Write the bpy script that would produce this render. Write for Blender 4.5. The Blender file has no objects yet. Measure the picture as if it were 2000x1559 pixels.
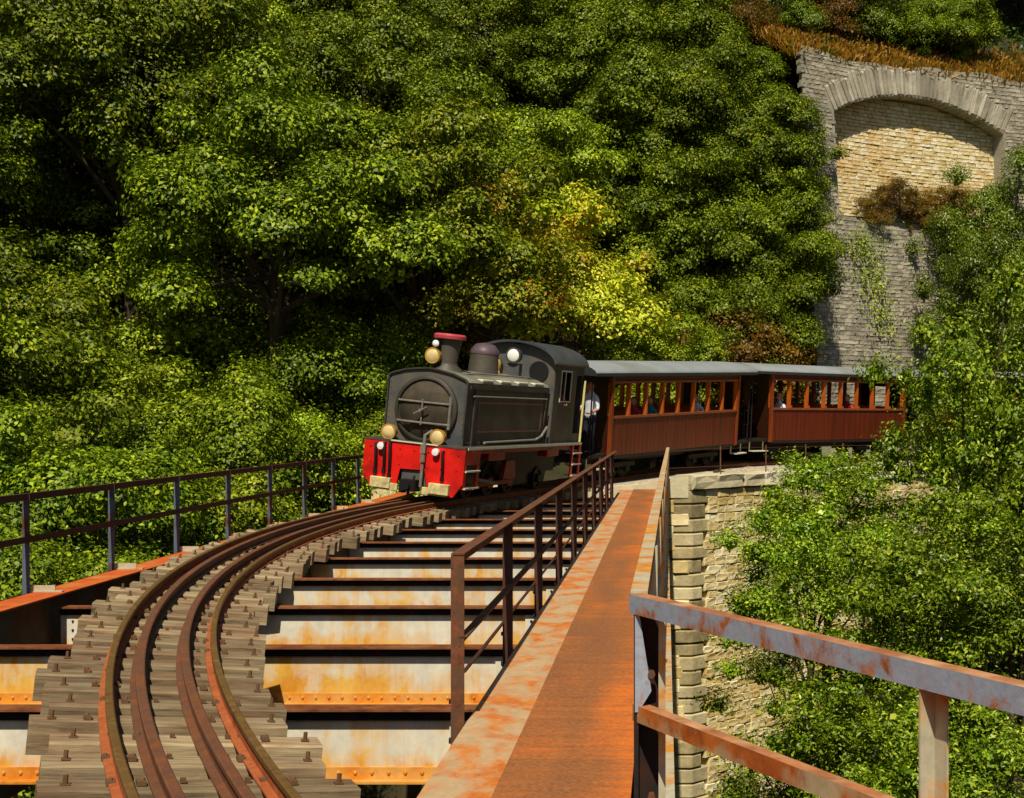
import bpy, bmesh, math, random
import numpy as np
from mathutils import Matrix, Vector
R = math.radians
scene = bpy.context.scene
col = scene.collection

# ------------------------------------------------------------------ camera, sky, sun, exposure
cam_d = bpy.data.cameras.new('camera')
cam = bpy.data.objects.new('camera', cam_d); col.objects.link(cam)
cam.location = (0, 0, 1.7); cam.rotation_euler = (R(90), 0, 0)
cam_d.sensor_width = 36; cam_d.lens = 49.5
cam_d.shift_x = -0.15; cam_d.shift_y = 0.0203
cam_d.clip_start = 0.05; cam_d.clip_end = 1000
scene.camera = cam
SUN_EL, SUN_AZ = 54.0, 3.0          # degrees; azimuth to the left of straight behind the camera
w = bpy.data.worlds.new('World'); scene.world = w; w.use_nodes = True
nt = w.node_tree; bg = nt.nodes['Background']
sky = nt.nodes.new('ShaderNodeTexSky'); sky.sky_type = 'NISHITA'; sky.sun_disc = False
sky.sun_elevation = R(SUN_EL); sky.sun_rotation = R(180 + SUN_AZ)
nt.links.new(sky.outputs[0], bg.inputs[0]); bg.inputs[1].default_value = 0.05
sd = bpy.data.lights.new('sun', 'SUN'); sd.energy = 5.0; sd.angle = R(0.53); sd.color = (1.0, 0.91, 0.74)
so = bpy.data.objects.new('sun', sd); col.objects.link(so)
tosun = Vector((-math.sin(R(SUN_AZ))*math.cos(R(SUN_EL)), -math.cos(R(SUN_AZ))*math.cos(R(SUN_EL)), math.sin(R(SUN_EL))))
so.rotation_euler = tosun.to_track_quat('Z', 'Y').to_euler(); so.location = (-20, -30, 40)
scene.view_settings.view_transform = 'Standard'; scene.view_settings.look = 'None'
scene.view_settings.exposure = 0.0; scene.view_settings.gamma = 1.0
scene.view_settings.use_curve_mapping = False
scene.render.engine = 'CYCLES'
scene.cycles.use_denoising = True
scene.cycles.max_bounces = 6; scene.cycles.diffuse_bounces = 2; scene.cycles.transmission_bounces = 3
scene.cycles.caustics_reflective = False; scene.cycles.caustics_refractive = False

# ------------------------------------------------------------------ materials
MATS = {}
def lin(c):
    if isinstance(c, str):
        v = [int(c[i:i+2], 16)/255 for i in (0, 2, 4)]
        return tuple(x/12.92 if x <= .04045 else ((x+.055)/1.055)**2.4 for x in v) + (1,)
    return tuple(c) + ((1,) if len(c) == 3 else ())
class NT:
    def __init__(s, name):
        s.m = bpy.data.materials.new(name); s.m.use_nodes = True; s.t = s.m.node_tree
        s.b = s.t.nodes['Principled BSDF']; s.out = s.t.nodes['Material Output']
        MATS[name] = s.m
    def n(s, typ, **kw):
        nd = s.t.nodes.new(typ)
        for k, v in kw.items():
            if k.startswith('i_'):
                key = k[2:]; key = int(key) if key.isdigit() else key.replace('_', ' ')
                if hasattr(v, 'is_output') or isinstance(v, bpy.types.NodeSocket): s.t.links.new(v, nd.inputs[key])
                else: nd.inputs[key].default_value = v
            else: setattr(nd, k, v)
        return nd
    def l(s, a, b): s.t.links.new(a, b)
    def coord(s, scale=(1, 1, 1), world=False, rnd=True):
        tc = s.n('ShaderNodeTexCoord')
        src = tc.outputs['Object']
        if world: src = s.n('ShaderNodeNewGeometry').outputs['Position']
        if rnd and not world:
            oi = s.n('ShaderNodeObjectInfo')
            mul = s.n('ShaderNodeMath', operation='MULTIPLY', i_0=oi.outputs['Random'], i_1=37.0)
            add = s.n('ShaderNodeVectorMath', operation='ADD', i_0=src, i_1=mul.outputs[0]); src = add.outputs[0]
        mp = s.n('ShaderNodeMapping', i_Vector=src); mp.inputs['Scale'].default_value = scale
        return mp.outputs[0]
    def noise(s, vec, scale, detail=4, rough=.55, dist=0):
        return s.n('ShaderNodeTexNoise', i_Vector=vec, i_Scale=scale, i_Detail=detail, i_Roughness=rough, i_Distortion=dist).outputs['Fac']
    def ramp(s, fac, stops, interp='LINEAR'):
        r = s.n('ShaderNodeValToRGB', i_Fac=fac); cr = r.color_ramp; cr.interpolation = interp
        while len(cr.elements) < len(stops): cr.elements.new(.5)
        for e, (p, c) in zip(cr.elements, stops): e.position = p; e.color = lin(c) if not isinstance(c, (int, float)) else (c, c, c, 1)
        return r.outputs[0]
    def mix(s, fac, a, b, blend='MIX'):
        m = s.n('ShaderNodeMix', data_type='RGBA', blend_type=blend)
        for i, v in ((0, fac), (6, a), (7, b)):
            if isinstance(v, bpy.types.NodeSocket): s.l(v, m.inputs[i])
            else: m.inputs[i].default_value = v if i == 0 else lin(v)
        return m.outputs[2]
    def math(s, op, a, b=0):
        m = s.n('ShaderNodeMath', operation=op)
        for i, v in ((0, a), (1, b)):
            if isinstance(v, bpy.types.NodeSocket): s.l(v, m.inputs[i])
            else: m.inputs[i].default_value = v
        return m.outputs[0]
    def bump(s, h, strength=.3, dist=.01):
        b = s.n('ShaderNodeBump', i_Height=h, i_Strength=strength, i_Distance=dist); s.l(b.outputs[0], s.b.inputs['Normal'])
    def fin(s, colour, rough=.6, metal=0.0, spec=.4):
        for k, v in (('Base Color', colour), ('Roughness', rough), ('Metallic', metal)):
            if isinstance(v, bpy.types.NodeSocket): s.l(v, s.b.inputs[k])
            else: s.b.inputs[k].default_value = lin(v) if k == 'Base Color' else v
        s.b.inputs['Specular IOR Level'].default_value = spec
        return s.m

def paint(name, c, var=.35, scale=4.0, rough=.5, stretch=(1, 1, 1), dirt=None, dirt_amt=.3, bump=.1, spec=.4):
    t = NT(name); v = t.coord(stretch)
    f = t.noise(v, scale, 5)
    L = lin(c); a = tuple(x*(1-var) for x in L[:3]); b = tuple(min(1, x*(1+var)) for x in L[:3])
    cc = t.ramp(f, [(.3, a), (.7, b)])
    if dirt:
        g = t.ramp(t.noise(v, scale*.45, 6, .65), [(.62-dirt_amt*.3, 0), (.8-dirt_amt*.25, 1)])
        cc = t.mix(g, cc, dirt)
    if bump: t.bump(t.noise(v, scale*6, 3), bump, .004)
    return t.fin(cc, rough, 0, spec)

def rusty(name, paint_c, rust_a, rust_b, amount=.5, scale=2.2, stretch=(1, 1, 1), rough=.75, world=False, streak=None, zband=None):
    """peeling paint over rust; zband = (z_low, z_high): more rust towards z_low, where water sits on the lower angle"""
    t = NT(name); v = t.coord(stretch, world)
    n1 = t.noise(v, scale, 8, .62, .4); n2 = t.noise(v, scale*5, 5, .7)
    f = t.math('ADD', t.math('MULTIPLY', n1, .75), t.math('MULTIPLY', n2, .25))
    if streak:
        sv = t.coord(streak, world); f = t.math('ADD', t.math('MULTIPLY', f, .72), t.math('MULTIPLY', t.noise(sv, 1.0, 4, .6), .28))
    if zband:
        tc = t.n('ShaderNodeTexCoord'); sx = t.n('ShaderNodeSeparateXYZ', i_Vector=tc.outputs['Object'])
        mr = t.n('ShaderNodeMapRange', i_Value=sx.outputs[2]); mr.inputs[1].default_value = zband[0]; mr.inputs[2].default_value = zband[1]
        mr.inputs[3].default_value = .11; mr.inputs[4].default_value = -.03
        f = t.math('ADD', f, mr.outputs[0])
    th = .62 - amount*.24
    mask = t.ramp(f, [(th-.045, 0), (th+.06, 1)])
    L = lin(paint_c); pc = t.ramp(n2, [(.3, tuple(x*.78 for x in L[:3])), (.7, tuple(min(1, x*1.1) for x in L[:3]))])
    rc = t.ramp(t.noise(v, scale*2.3, 6, .7), [(.32, rust_a), (.68, rust_b)])
    t.bump(t.math('ADD', n2, t.math('MULTIPLY', mask, -.4)), .35, .004)
    return t.fin(t.mix(mask, pc, rc), rough, 0, .3)

rusty('beam_paint', 'e0dac6', 'd08a24', 'e6bc5c', .55, 1.5, (1, 1, .8), streak=(6, 1, .4), zband=(-.74, -.42))
rusty('beam_flange', '8a5a38', '5a2e14', '8a5028', .7, 4)
rusty('girder_dark', '4a4640', '30201a', '5a3018', .5, 2)
rusty('flange_orange', 'c9803f', 'b5431a', 'cf6a28', .8, 2.2)
rusty('strip_plate', 'bfa27a', 'b85a1e', 'd0863e', .46, 2.4, (1.4, .9, 1))
rusty('rail_brown', '60442f', '4c2c1c', '8a5030', .5, 5)
rusty('rail_fix', '6a5038', '54361f', '7c5a38', .5, 6)
rusty('rail_brown_dark', '4a342a', '3a1f16', '5c3320', .5, 4)
rusty('rail_grey_blue', '98a2b2', '7a3c1c', 'b8743c', .3, 6, (1, 1, 1))
rusty('rail_mix', 'b0a480', '7a3414', 'c07028', .6, 2.2)
rusty('lower_rust', 'd8a050', 'b8641a', 'e09a30', .6, 3)
rusty('rail_yellowed', 'b9b49a', 'b5641a', 'd8a040', .5, 3.5)
rusty('post_grey', '5a6472', '4a2a1c', '6a3c22', .42, 3)
rusty('steel_dark', '1c1c1e', '2a1a12', '3a2012', .4, 5)
rusty('rail_head_olive', '70542c', '4e3418', '84663a', .55, 5, (1, 1, 1), rough=.5)
rusty('rail_side_orange', 'a85c34', '8a4420', 'b86a3c', .5, 4, (1, 1, 1))
rusty('guard_rail', '6e4a36', '84502e', '5e4032', .55, 4, (1, .5, 1), rough=.6)
# walkway plate: brushed rust, cross streaks, orange along one edge
t = NT('walkway_rust'); v = t.coord((1.2, 7, 1)); v2 = t.coord((2.2, .35, 1))
n1 = t.noise(v, 1.6, 7, .65); n2 = t.noise(v2, 1.1, 4, .5); n3 = t.noise(t.coord((1, 1, 1)), 40, 3)
f = t.math('ADD', t.math('MULTIPLY', n1, .45), t.math('MULTIPLY', n2, .55))
sx = t.n('ShaderNodeSeparateXYZ', i_Vector=t.n('ShaderNodeTexCoord').outputs['Object'])
mr = t.n('ShaderNodeMapRange', i_Value=sx.outputs[0]); mr.inputs[1].default_value = -.5; mr.inputs[2].default_value = -.2; mr.inputs[3].default_value = -.06; mr.inputs[4].default_value = .07
f = t.math('ADD', f, mr.outputs[0])                       # trodden brown down the middle, loose orange rust by the open edge
cc = t.ramp(f, [(.34, '7e5034'), (.45, '94582e'), (.54, 'b4602a'), (.64, 'd86e1c')])
blot = t.ramp(t.noise(t.coord((1, 1, 1)), 7, 6, .7), [(.55, 0), (.72, .55)])
cc = t.mix(blot, cc, '6a3a20')
cc = t.mix(.22, cc, t.ramp(n3, [(.3, '6a3c1c'), (.7, 'd89858')]))
t.bump(n3, .25, .003); t.fin(cc, .7, 0, .3)
# sleepers
t = NT('tie_wood'); v = t.coord((.9, 14, 14)); oi = t.n('ShaderNodeObjectInfo')
g = t.noise(v, 2.0, 7, .7, .6); big = t.noise(t.coord((1.2, 2.2, 2)), 1.5, 4)
c1 = t.ramp(g, [(.28, '4c4030'), (.45, '8e7c5c'), (.62, 'a8946c'), (.8, 'c0ac84')])
c2 = t.ramp(g, [(.3, '4a3a28'), (.5, '84684a'), (.75, 'ac8a60')])
cc = t.mix(t.ramp(big, [(.4, 0), (.62, 1)]), c1, c2)
hv = t.n('ShaderNodeHueSaturation', i_Color=cc, i_Value=t.math('ADD', t.math('MULTIPLY', oi.outputs['Random'], .62), .66)); hv.inputs['Saturation'].default_value = .92
t.bump(g, .7, .008); t.fin(hv.outputs[0], .85, 0, .2)

paint('loco_grey', '474b50', .25, 2.5, .5, dirt='625c4e', dirt_amt=.75)
paint('loco_dark', '34332f', .3, 2.5, .55, dirt='504a3e', dirt_amt=.75)
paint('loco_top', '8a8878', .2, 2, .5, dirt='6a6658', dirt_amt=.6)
paint('loco_red', 'dc1a10', .14, 3.5, .45, dirt='8e120a', dirt_amt=.55, spec=.4)
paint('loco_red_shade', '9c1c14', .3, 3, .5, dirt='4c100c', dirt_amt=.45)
paint('smokebox', '463c2c', .4, 3.5, .75, dirt='2a251c', dirt_amt=.7, bump=.5)
paint('smokebox_rim', '38342a', .3, 4, .6)
paint('black_iron', '101012', .3, 4, .55)
paint('black_wheel', '0f0c0b', .4, 3, .6, dirt='1e100c', dirt_amt=.4)
paint('chimney_cap', 'b8454c', .15, 4, .45)
paint('dome_purple', '5c4a50', .25, 3, .5, dirt='3a3438', dirt_amt=.5)
paint('brass', 'b08a3c', .2, 5, .35)
paint('lamp_cream', 'd8c088', .15, 8, .3)
paint('lamp_white', 'eeeeea', .05, 8, .2)
paint('lining_red', '96605c', .2, 5, .5)
paint('edge_white', 'cfcdb0', .15, 5, .5)
paint('buffer_cream', 'd9c98c', .25, 8, .7, dirt='8a8060', dirt_amt=.5)
paint('pipe_grey', '7a766a', .25, 8, .5)
paint('pipe_yellow', 'd8d08a', .15, 4, .45)
paint('cab_roof', '3c4046', .2, 1.6, .5, dirt='50524e', dirt_amt=.4)
paint('coach_brown', '5e220c', .2, 2.0, .42, (1, 6, .4), dirt='42180a', dirt_amt=.4)
paint('coach_trim', '84482c', .2, 3, .4)
paint('coach_orange', 'b4581a', .2, 4, .38, (4, 4, .6)); paint('coach_corner', '7c3814', .2, 4, .38, (4, 4, .6))
paint('coach_end_shaded', '34180c', .22, 3, .4, (5, 1, .4))  # end walls: platform shade is put into this dark brown
paint('coach_roof', '8e9496', .12, 1.2, .6, dirt='7c7e76', dirt_amt=.5)
paint('coach_roof_edge', '2c3030', .2, 2, .6)
paint('coach_under', '1c120e', .35, 3, .7)
paint('bark', '4a3c2c', .45, 5, .9, (1, 1, .3), bump=.6)
paint('skin', 'c08a6c', .1, 5, .5, bump=0)
paint('shirt_white', 'd8dce6', .08, 8, .8, dirt='a8b4d8', dirt_amt=.3)
paint('shirt_red', 'b0303c', .1, 8, .8); paint('shirt_teal', '2c8a8c', .1, 8, .8); paint('shirt_pink', 'c86870', .1, 8, .8)
paint('trousers_navy', '1c2230', .2, 8, .85)
paint('hair_dark', '241c16', .3, 20, .6); paint('hair_grey', 'c8c4be', .2, 20, .6)
# masonry
def stone(name, a, b, c, mort=None):
    t = NT(name); oi = t.n('ShaderNodeObjectInfo'); ge = t.n('ShaderNodeNewGeometry')
    rnd = t.math('FRACT', t.math('ADD', oi.outputs['Random'], ge.outputs['Random Per Island']))
    v = t.coord((1, 1, 1), True)
    n = t.noise(v, 5, 8, .65); n2 = t.noise(v, .55, 4)
    cc = t.ramp(t.math('ADD', t.math('MULTIPLY', rnd, .5), t.math('MULTIPLY', n, .5)), [(.25, a), (.5, b), (.75, c)])
    cc = t.mix(t.ramp(n2, [(.45, 0), (.7, .6)]), cc, mort or a)
    t.bump(n, .8, .03); return t.fin(cc, .92, 0, .15)
stone('stone_warm', 'c4aa6c', 'e8d49c', 'f4e8be', 'd4ba7a')
stone('stone_quoin', '7a6c4c', 'b8a87c', 'd8caa0', '6c6248')
stone('stone_grey', '86806f', 'a09885', 'b8b09c', '767062')
stone('stone_infill', 'c8b078', 'd8c898', 'e8dcbc', 'd0a050')
stone('mortar_warm', 'b8a678', 'c8b68a', 'd4c498', 'a69468')
stone('mortar_grey', '8a8474', '9a9482', 'a8a290', '747062')
stone('coping_stone', 'c8bc98', 'dcd2b4', 'ece6d0', 'a8a080')
paint('ballast', 'b0a48c', .45, 9, .95, bump=1.0)
paint('soil', '3a3018', .5, .8, .95, dirt='2a3010', dirt_amt=.6, bump=.6)
paint('soil_dry', '7a5a24', .4, .8, .95, dirt='4a4014', dirt_amt=.5, bump=.6)

def leaf(name, dark, mid, light, accent=None, acc=.0, trans=.35, rough=.45, spec=.35, nscale=.45):
    t = NT(name); ge = t.n('ShaderNodeNewGeometry'); oi = t.n('ShaderNodeObjectInfo')
    v = t.coord((1, 1, 1)); n = t.noise(v, nscale, 3)
    f = t.math('ADD', t.math('MULTIPLY', ge.outputs['Random Per Island'], .5), t.math('MULTIPLY', n, .5))
    cc = t.ramp(f, [(.2, dark), (.5, mid), (.8, light)])
    if accent:
        cc = t.mix(t.ramp(t.math('ADD', t.math('MULTIPLY', t.noise(v, nscale*1.7, 3), .7), t.math('MULTIPLY', ge.outputs['Random Per Island'], .3)), [(.66-acc*.3, 0), (.74-acc*.3, 1)]), cc, accent)
    hv = t.n('ShaderNodeHueSaturation', i_Color=cc, i_Value=t.math('ADD', t.math('MULTIPLY', oi.outputs['Random'], .6), .72),
             i_Hue=t.math('ADD', t.math('MULTIPLY', oi.outputs['Random'], .018), .492)); hv.inputs['Saturation'].default_value = 1.0
    t.fin(hv.outputs[0], rough, 0, spec)
    tr = t.n('ShaderNodeBsdfTranslucent', i_Color=t.mix(.5, hv.outputs[0], (.24, .34, .02)))
    mx = t.n('ShaderNodeMixShader'); mx.inputs[0].default_value = trans
    t.l(t.b.outputs[0], mx.inputs[1]); t.l(tr.outputs[0], mx.inputs[2]); t.l(mx.outputs[0], t.out.inputs['Surface'])
    return t.m
leaf('leaf_oak', '364906', '60760a', 'a6b01e', trans=.08, nscale=.9, rough=.5, spec=.25)
leaf('leaf_green', '4a6006', '7c900e', 'bec42e', trans=.1, nscale=.9, rough=.5, spec=.25)
leaf('leaf_pale', '7c8a0e', 'aab41c', 'dcd040', 'd0922c', .25, trans=.2)
leaf('leaf_autumn', '5a4a10', '8a6c18', '9a8a22', '7a4a14', .5, trans=.25)
leaf('leaf_shrub', '3c5a08', '728e12', 'bcc638', trans=.14, nscale=1.2, spec=.35, rough=.42)
leaf('leaf_shrub_dark', '3c4c0a', '607410', '96a428', trans=.1, spec=.5, rough=.4)
leaf('leaf_ground', '20340a', '34520e', '587018', trans=.2)
leaf('grass_dry', '7a5210', 'a8761a', 'c89a34', '6a6a14', .3, trans=.2)

# ------------------------------------------------------------------ mesh helpers
class MB:
    def __init__(s): s.v = []; s.f = []
    def add(s, vs, fs):
        o = len(s.v); s.v += [tuple(p) for p in vs]; s.f += [tuple(i+o for i in q) for q in fs]; return s
    def box(s, x0, x1, y0, y1, z0, z1):
        return s.add([(x0,y0,z0),(x1,y0,z0),(x1,y1,z0),(x0,y1,z0),(x0,y0,z1),(x1,y0,z1),(x1,y1,z1),(x0,y1,z1)],
                     [(0,3,2,1),(4,5,6,7),(0,1,5,4),(1,2,6,5),(2,3,7,6),(3,0,4,7)])
    def bar(s, p, q, w, h, up=(0, 0, 1)):
        p, q = Vector(p), Vector(q); d = (q-p).normalized(); r = d.cross(Vector(up)).normalized(); u = r.cross(d)
        vs = [c + r*a*w/2 + u*b*h/2 for c in (p, q) for a, b in ((-1,-1),(1,-1),(1,1),(-1,1))]
        return s.add(vs, [(0,1,2,3)[::-1],(4,5,6,7),(0,1,5,4),(1,2,6,5),(2,3,7,6),(3,0,4,7)])
    def tube(s, pts, r, n=8, cap=True):
        pts = [Vector(p) for p in pts]; rs = r if isinstance(r, (list, tuple)) else [r]*len(pts)
        rings = []; prev = None
        for i, p in enumerate(pts):
            d = (pts[min(i+1, len(pts)-1)] - pts[max(i-1, 0)]).normalized()
            a = prev if prev is not None else (Vector((0,0,1)) if abs(d.z) < .9 else Vector((1,0,0)))
            u = (a - d*a.dot(d)).normalized(); prev = u; b = d.cross(u)
            rings.append([p + (u*math.cos(2*math.pi*k/n) + b*math.sin(2*math.pi*k/n))*rs[i] for k in range(n)])
        fs = [(i*n+k, i*n+(k+1) % n, (i+1)*n+(k+1) % n, (i+1)*n+k) for i in range(len(pts)-1) for k in range(n)]
        if cap: fs += [tuple(range(n))[::-1], tuple((len(pts)-1)*n+k for k in range(n))]
        return s.add([q for rg in rings for q in rg], fs)
    def lathe(s, prof, c=(0,0,0), axis='z', n=24):
        vs = []
        for r, h in prof:
            for k in range(n):
                a = 2*math.pi*k/n
                p = (r*math.cos(a), r*math.sin(a), h) if axis == 'z' else ((r*math.cos(a), h, r*math.sin(a)) if axis == 'y' else (h, r*math.cos(a), r*math.sin(a)))
                vs.append((c[0]+p[0], c[1]+p[1], c[2]+p[2]))
        m = len(prof)
        fs = [(i*n+k, i*n+(k+1) % n, (i+1)*n+(k+1) % n, (i+1)*n+k) for i in range(m-1) for k in range(n)]
        fs += [tuple(range(n))[::-1], tuple((m-1)*n+k for k in range(n))]
        return s.add(vs, fs)
    def extr(s, poly, a0, a1, axis='y'):
        """extrude a 2-D outline between a0 and a1; axis y: outline is (x,z); x: (y,z); z: (x,y)"""
        n = len(poly)
        def P(p, a): return (p[0], a, p[1]) if axis == 'y' else ((a, p[0], p[1]) if axis == 'x' else (p[0], p[1], a))
        vs = [P(p, a0) for p in poly] + [P(p, a1) for p in poly]
        return s.add(vs, [tuple(range(n)), tuple(range(2*n-1, n-1, -1))] + [(i, i+n, (i+1) % n + n, (i+1) % n) for i in range(n)])
    def ball(s, c, r, n=12, m=8, sc=(1,1,1)):
        prof = [(r*math.sin(math.pi*i/m)+1e-5, -r*math.cos(math.pi*i/m)) for i in range(m+1)]
        o = len(s.v); s.lathe(prof, (0,0,0), 'z', n)
        for i in range(o, len(s.v)): p = s.v[i]; s.v[i] = (c[0]+p[0]*sc[0], c[1]+p[1]*sc[1], c[2]+p[2]*sc[2])
        return s
    def mesh(s, name, mat, smooth=False, fix=True):
        me = bpy.data.meshes.new(name); me.from_pydata(s.v, [], s.f); me.materials.append(MATS[mat])
        if fix:
            bm = bmesh.new(); bm.from_mesh(me); bmesh.ops.recalc_face_normals(bm, faces=bm.faces); bm.to_mesh(me); bm.free()
        if smooth:
            me.polygons.foreach_set('use_smooth', [True]*len(me.polygons))
            try: me.set_sharp_from_angle(angle=R(40))
            except Exception: pass
        return me
    def build(s, name, mat, parent=None, smooth=False, bevel=0):
        o = bpy.data.objects.new(name, s.mesh(name, mat, smooth)); col.objects.link(o); o.parent = parent
        if bevel:
            b = o.modifiers.new('bevel', 'BEVEL'); b.width = bevel; b.segments = 1; b.limit_method = 'ANGLE'
        return o
def link(name, me, parent=None, mw=None):
    o = bpy.data.objects.new(name, me); col.objects.link(o); o.parent = parent
    if mw is not None: o.matrix_local = mw
    return o
def empty(name, loc=(0,0,0), mw=None):
    o = bpy.data.objects.new(name, None); col.objects.link(o); o.empty_display_size = .2
    if mw is not None: o.matrix_world = mw
    else: o.location = loc
    return o
def tag(o, label=None, cat=None, group=None, kind=None):
    for k, v in (('label', label), ('category', cat), ('group', group), ('kind', kind)):
        if v: o[k] = v
    return o
def smooth01(x): x = max(0., min(1., x)); return x*x*(3-2*x)

# ------------------------------------------------------------------ the line: one circular curve, canted to the inside
CX, CY, RT = 29.5, 21.0, 34.83
def grade(s): return .30*smooth01((s-11)/14)
def cant(s): return R(5.8 - 3.0*smooth01((s-14)/12))
def frame(s):
    a = s/RT
    p = Vector((CX-RT*math.cos(a), CY+RT*math.sin(a), .135+grade(s)))
    f = Vector((math.sin(a), math.cos(a), 0)); r0 = Vector((math.cos(a), -math.sin(a), 0)); c = cant(s)
    r = r0*math.cos(c) - Vector((0,0,1))*math.sin(c)
    f = (f + Vector((0,0,(grade(s+.5)-grade(s-.5))))).normalized(); u = r.cross(f).normalized()
    return p, r, f, u
def tp(s, x, z): p, r, f, u = frame(s); return p + r*x + u*z
def vehicle(s):
    p, r, f, u = frame(s); r = f.cross(u)
    return Matrix(((r.x, f.x, u.x, p.x), (r.y, f.y, u.y, p.y), (r.z, f.z, u.z, p.z), (0,0,0,1)))
def polar(rho, a, z): return Vector((CX-rho*math.cos(a), CY+rho*math.sin(a), z))

# ------------------------------------------------------------------ terrain
rng = np.random.default_rng(5)
WT = 15.6                                              # top of the great arched wall
def gz(x, y):
    rho = math.hypot(x-CX, y-CY); th = math.degrees(math.atan2(y-CY, CX-x))
    if rho < 33.2:
        if x < 1.2: return -11.0
        return min(-2.4, -10.8 + 1.5*max(0, x-1.2)) + (.0 if y < 40 else min(2.0, .4*(y-40)))
    shelf = -.12 + .3*smooth01((th-22)/20)
    base = -11.0 + (11.0+shelf)*smooth01((th-14)/14)
    d = max(0, rho-38.4)
    if th > 51.7: return (WT-.35 + .55*max(0, rho-40)) if rho > 42.6 else shelf
    z = base + .62*d + 11.0*smooth01((th-37)/12)*smooth01((d-.8)/5.0)
    return z
def make_terrain():
    xs = np.arange(-75, 66, .9); ys = np.arange(-14, 150, .9)
    vs = [(x, y, gz(x, y) + .25*math.sin(x*1.3+y*.7)*math.sin(y*.9-x*.4)) for y in ys for x in xs]
    n = len(xs); fs = [(j*n+i, j*n+i+1, (j+1)*n+i+1, (j+1)*n+i) for j in range(len(ys)-1) for i in range(n-1)]
    m = MB(); m.add(vs, fs); o = m.build('hillside_ground', 'soil', None, True); tag(o, kind='structure')
    # ballast bed of the line beyond the bridge
    m = MB(); ss = np.arange(14.6, 44, .5)
    prof = [(-2.3, -.32), (-1.5, -.2), (-.9, -.13), (.9, -.13), (1.15, -.2), (1.3, -.45)]
    vs = []
    for s in ss:
        for x, z in prof:
            p, r, f, u = frame(s); vs.append(p + Vector((r.x, r.y, 0)).normalized()*x + Vector((0,0,z)))
    k = len(prof); fs = [(i*k+j, i*k+j+1, (i+1)*k+j+1, (i+1)*k+j) for i in range(len(ss)-1) for j in range(k-1)]
    m.add(vs, fs); tag(m.build('ballast_bed', 'ballast'), kind='structure')
    m = MB(); m.add([(-400,-400,-14),(400,-400,-14),(400,400,-14),(-400,400,-14)], [(0,1,2,3)])
    tag(m.build('ravine_floor', 'soil'), kind='structure')
make_terrain()

# ------------------------------------------------------------------ stones
def rough_block(seed, jit=.09):
    r = random.Random(seed); m = MB(); b = .12
    vs = []
    for y, k in ((-.5, 1-b), (-.38, 1.0), (.5, 1.0)):
        for a, c in ((-1,-1),(-.2,-1.04),(1,-1),(1.03,.1),(1,1),(.1,1.03),(-1,1),(-1.03,-.1)):
            vs.append((a*.5*k*(1+r.uniform(-jit, jit)), y+(r.uniform(-.05,.05) if y < -.4 else 0), c*.5*k*(1+r.uniform(-jit, jit))))
    fs = [tuple(range(8))] + [(i*8+k, i*8+(k+1) % 8, (i+1)*8+(k+1) % 8, (i+1)*8+k) for i in range(2) for k in range(8)]
    m.add(vs, fs); return m
BLOCKS = [rough_block(i) for i in range(7)]
def block_meshes(mat): return [b.mesh('stone', mat) for b in BLOCKS]
SM = {k: block_meshes(k) for k in ('stone_warm', 'stone_quoin', 'stone_grey', 'stone_infill', 'coping_stone')}
def stone_mw(c, right, out, w_, h_, d_):
    up = Vector((0,0,1)); right = Vector(right).normalized(); back = -Vector(out).normalized()
    up = right.cross(back)
    return Matrix(((right.x*w_, back.x*d_, up.x*h_, c[0]), (right.y*w_, back.y*d_, up.y*h_, c[1]), (right.z*w_, back.z*d_, up.z*h_, c[2]), (0,0,0,1)))
def stone_mass(name, mats, mat, parent):
    m = MB(); r = random.Random(3)
    for mw in mats:
        b = BLOCKS[r.randrange(7)]; m.add([mw @ Vector(v) for v in b.v], b.f)
    o = m.build(name, mat, parent); o['kind'] = 'stuff'; return o

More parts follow.
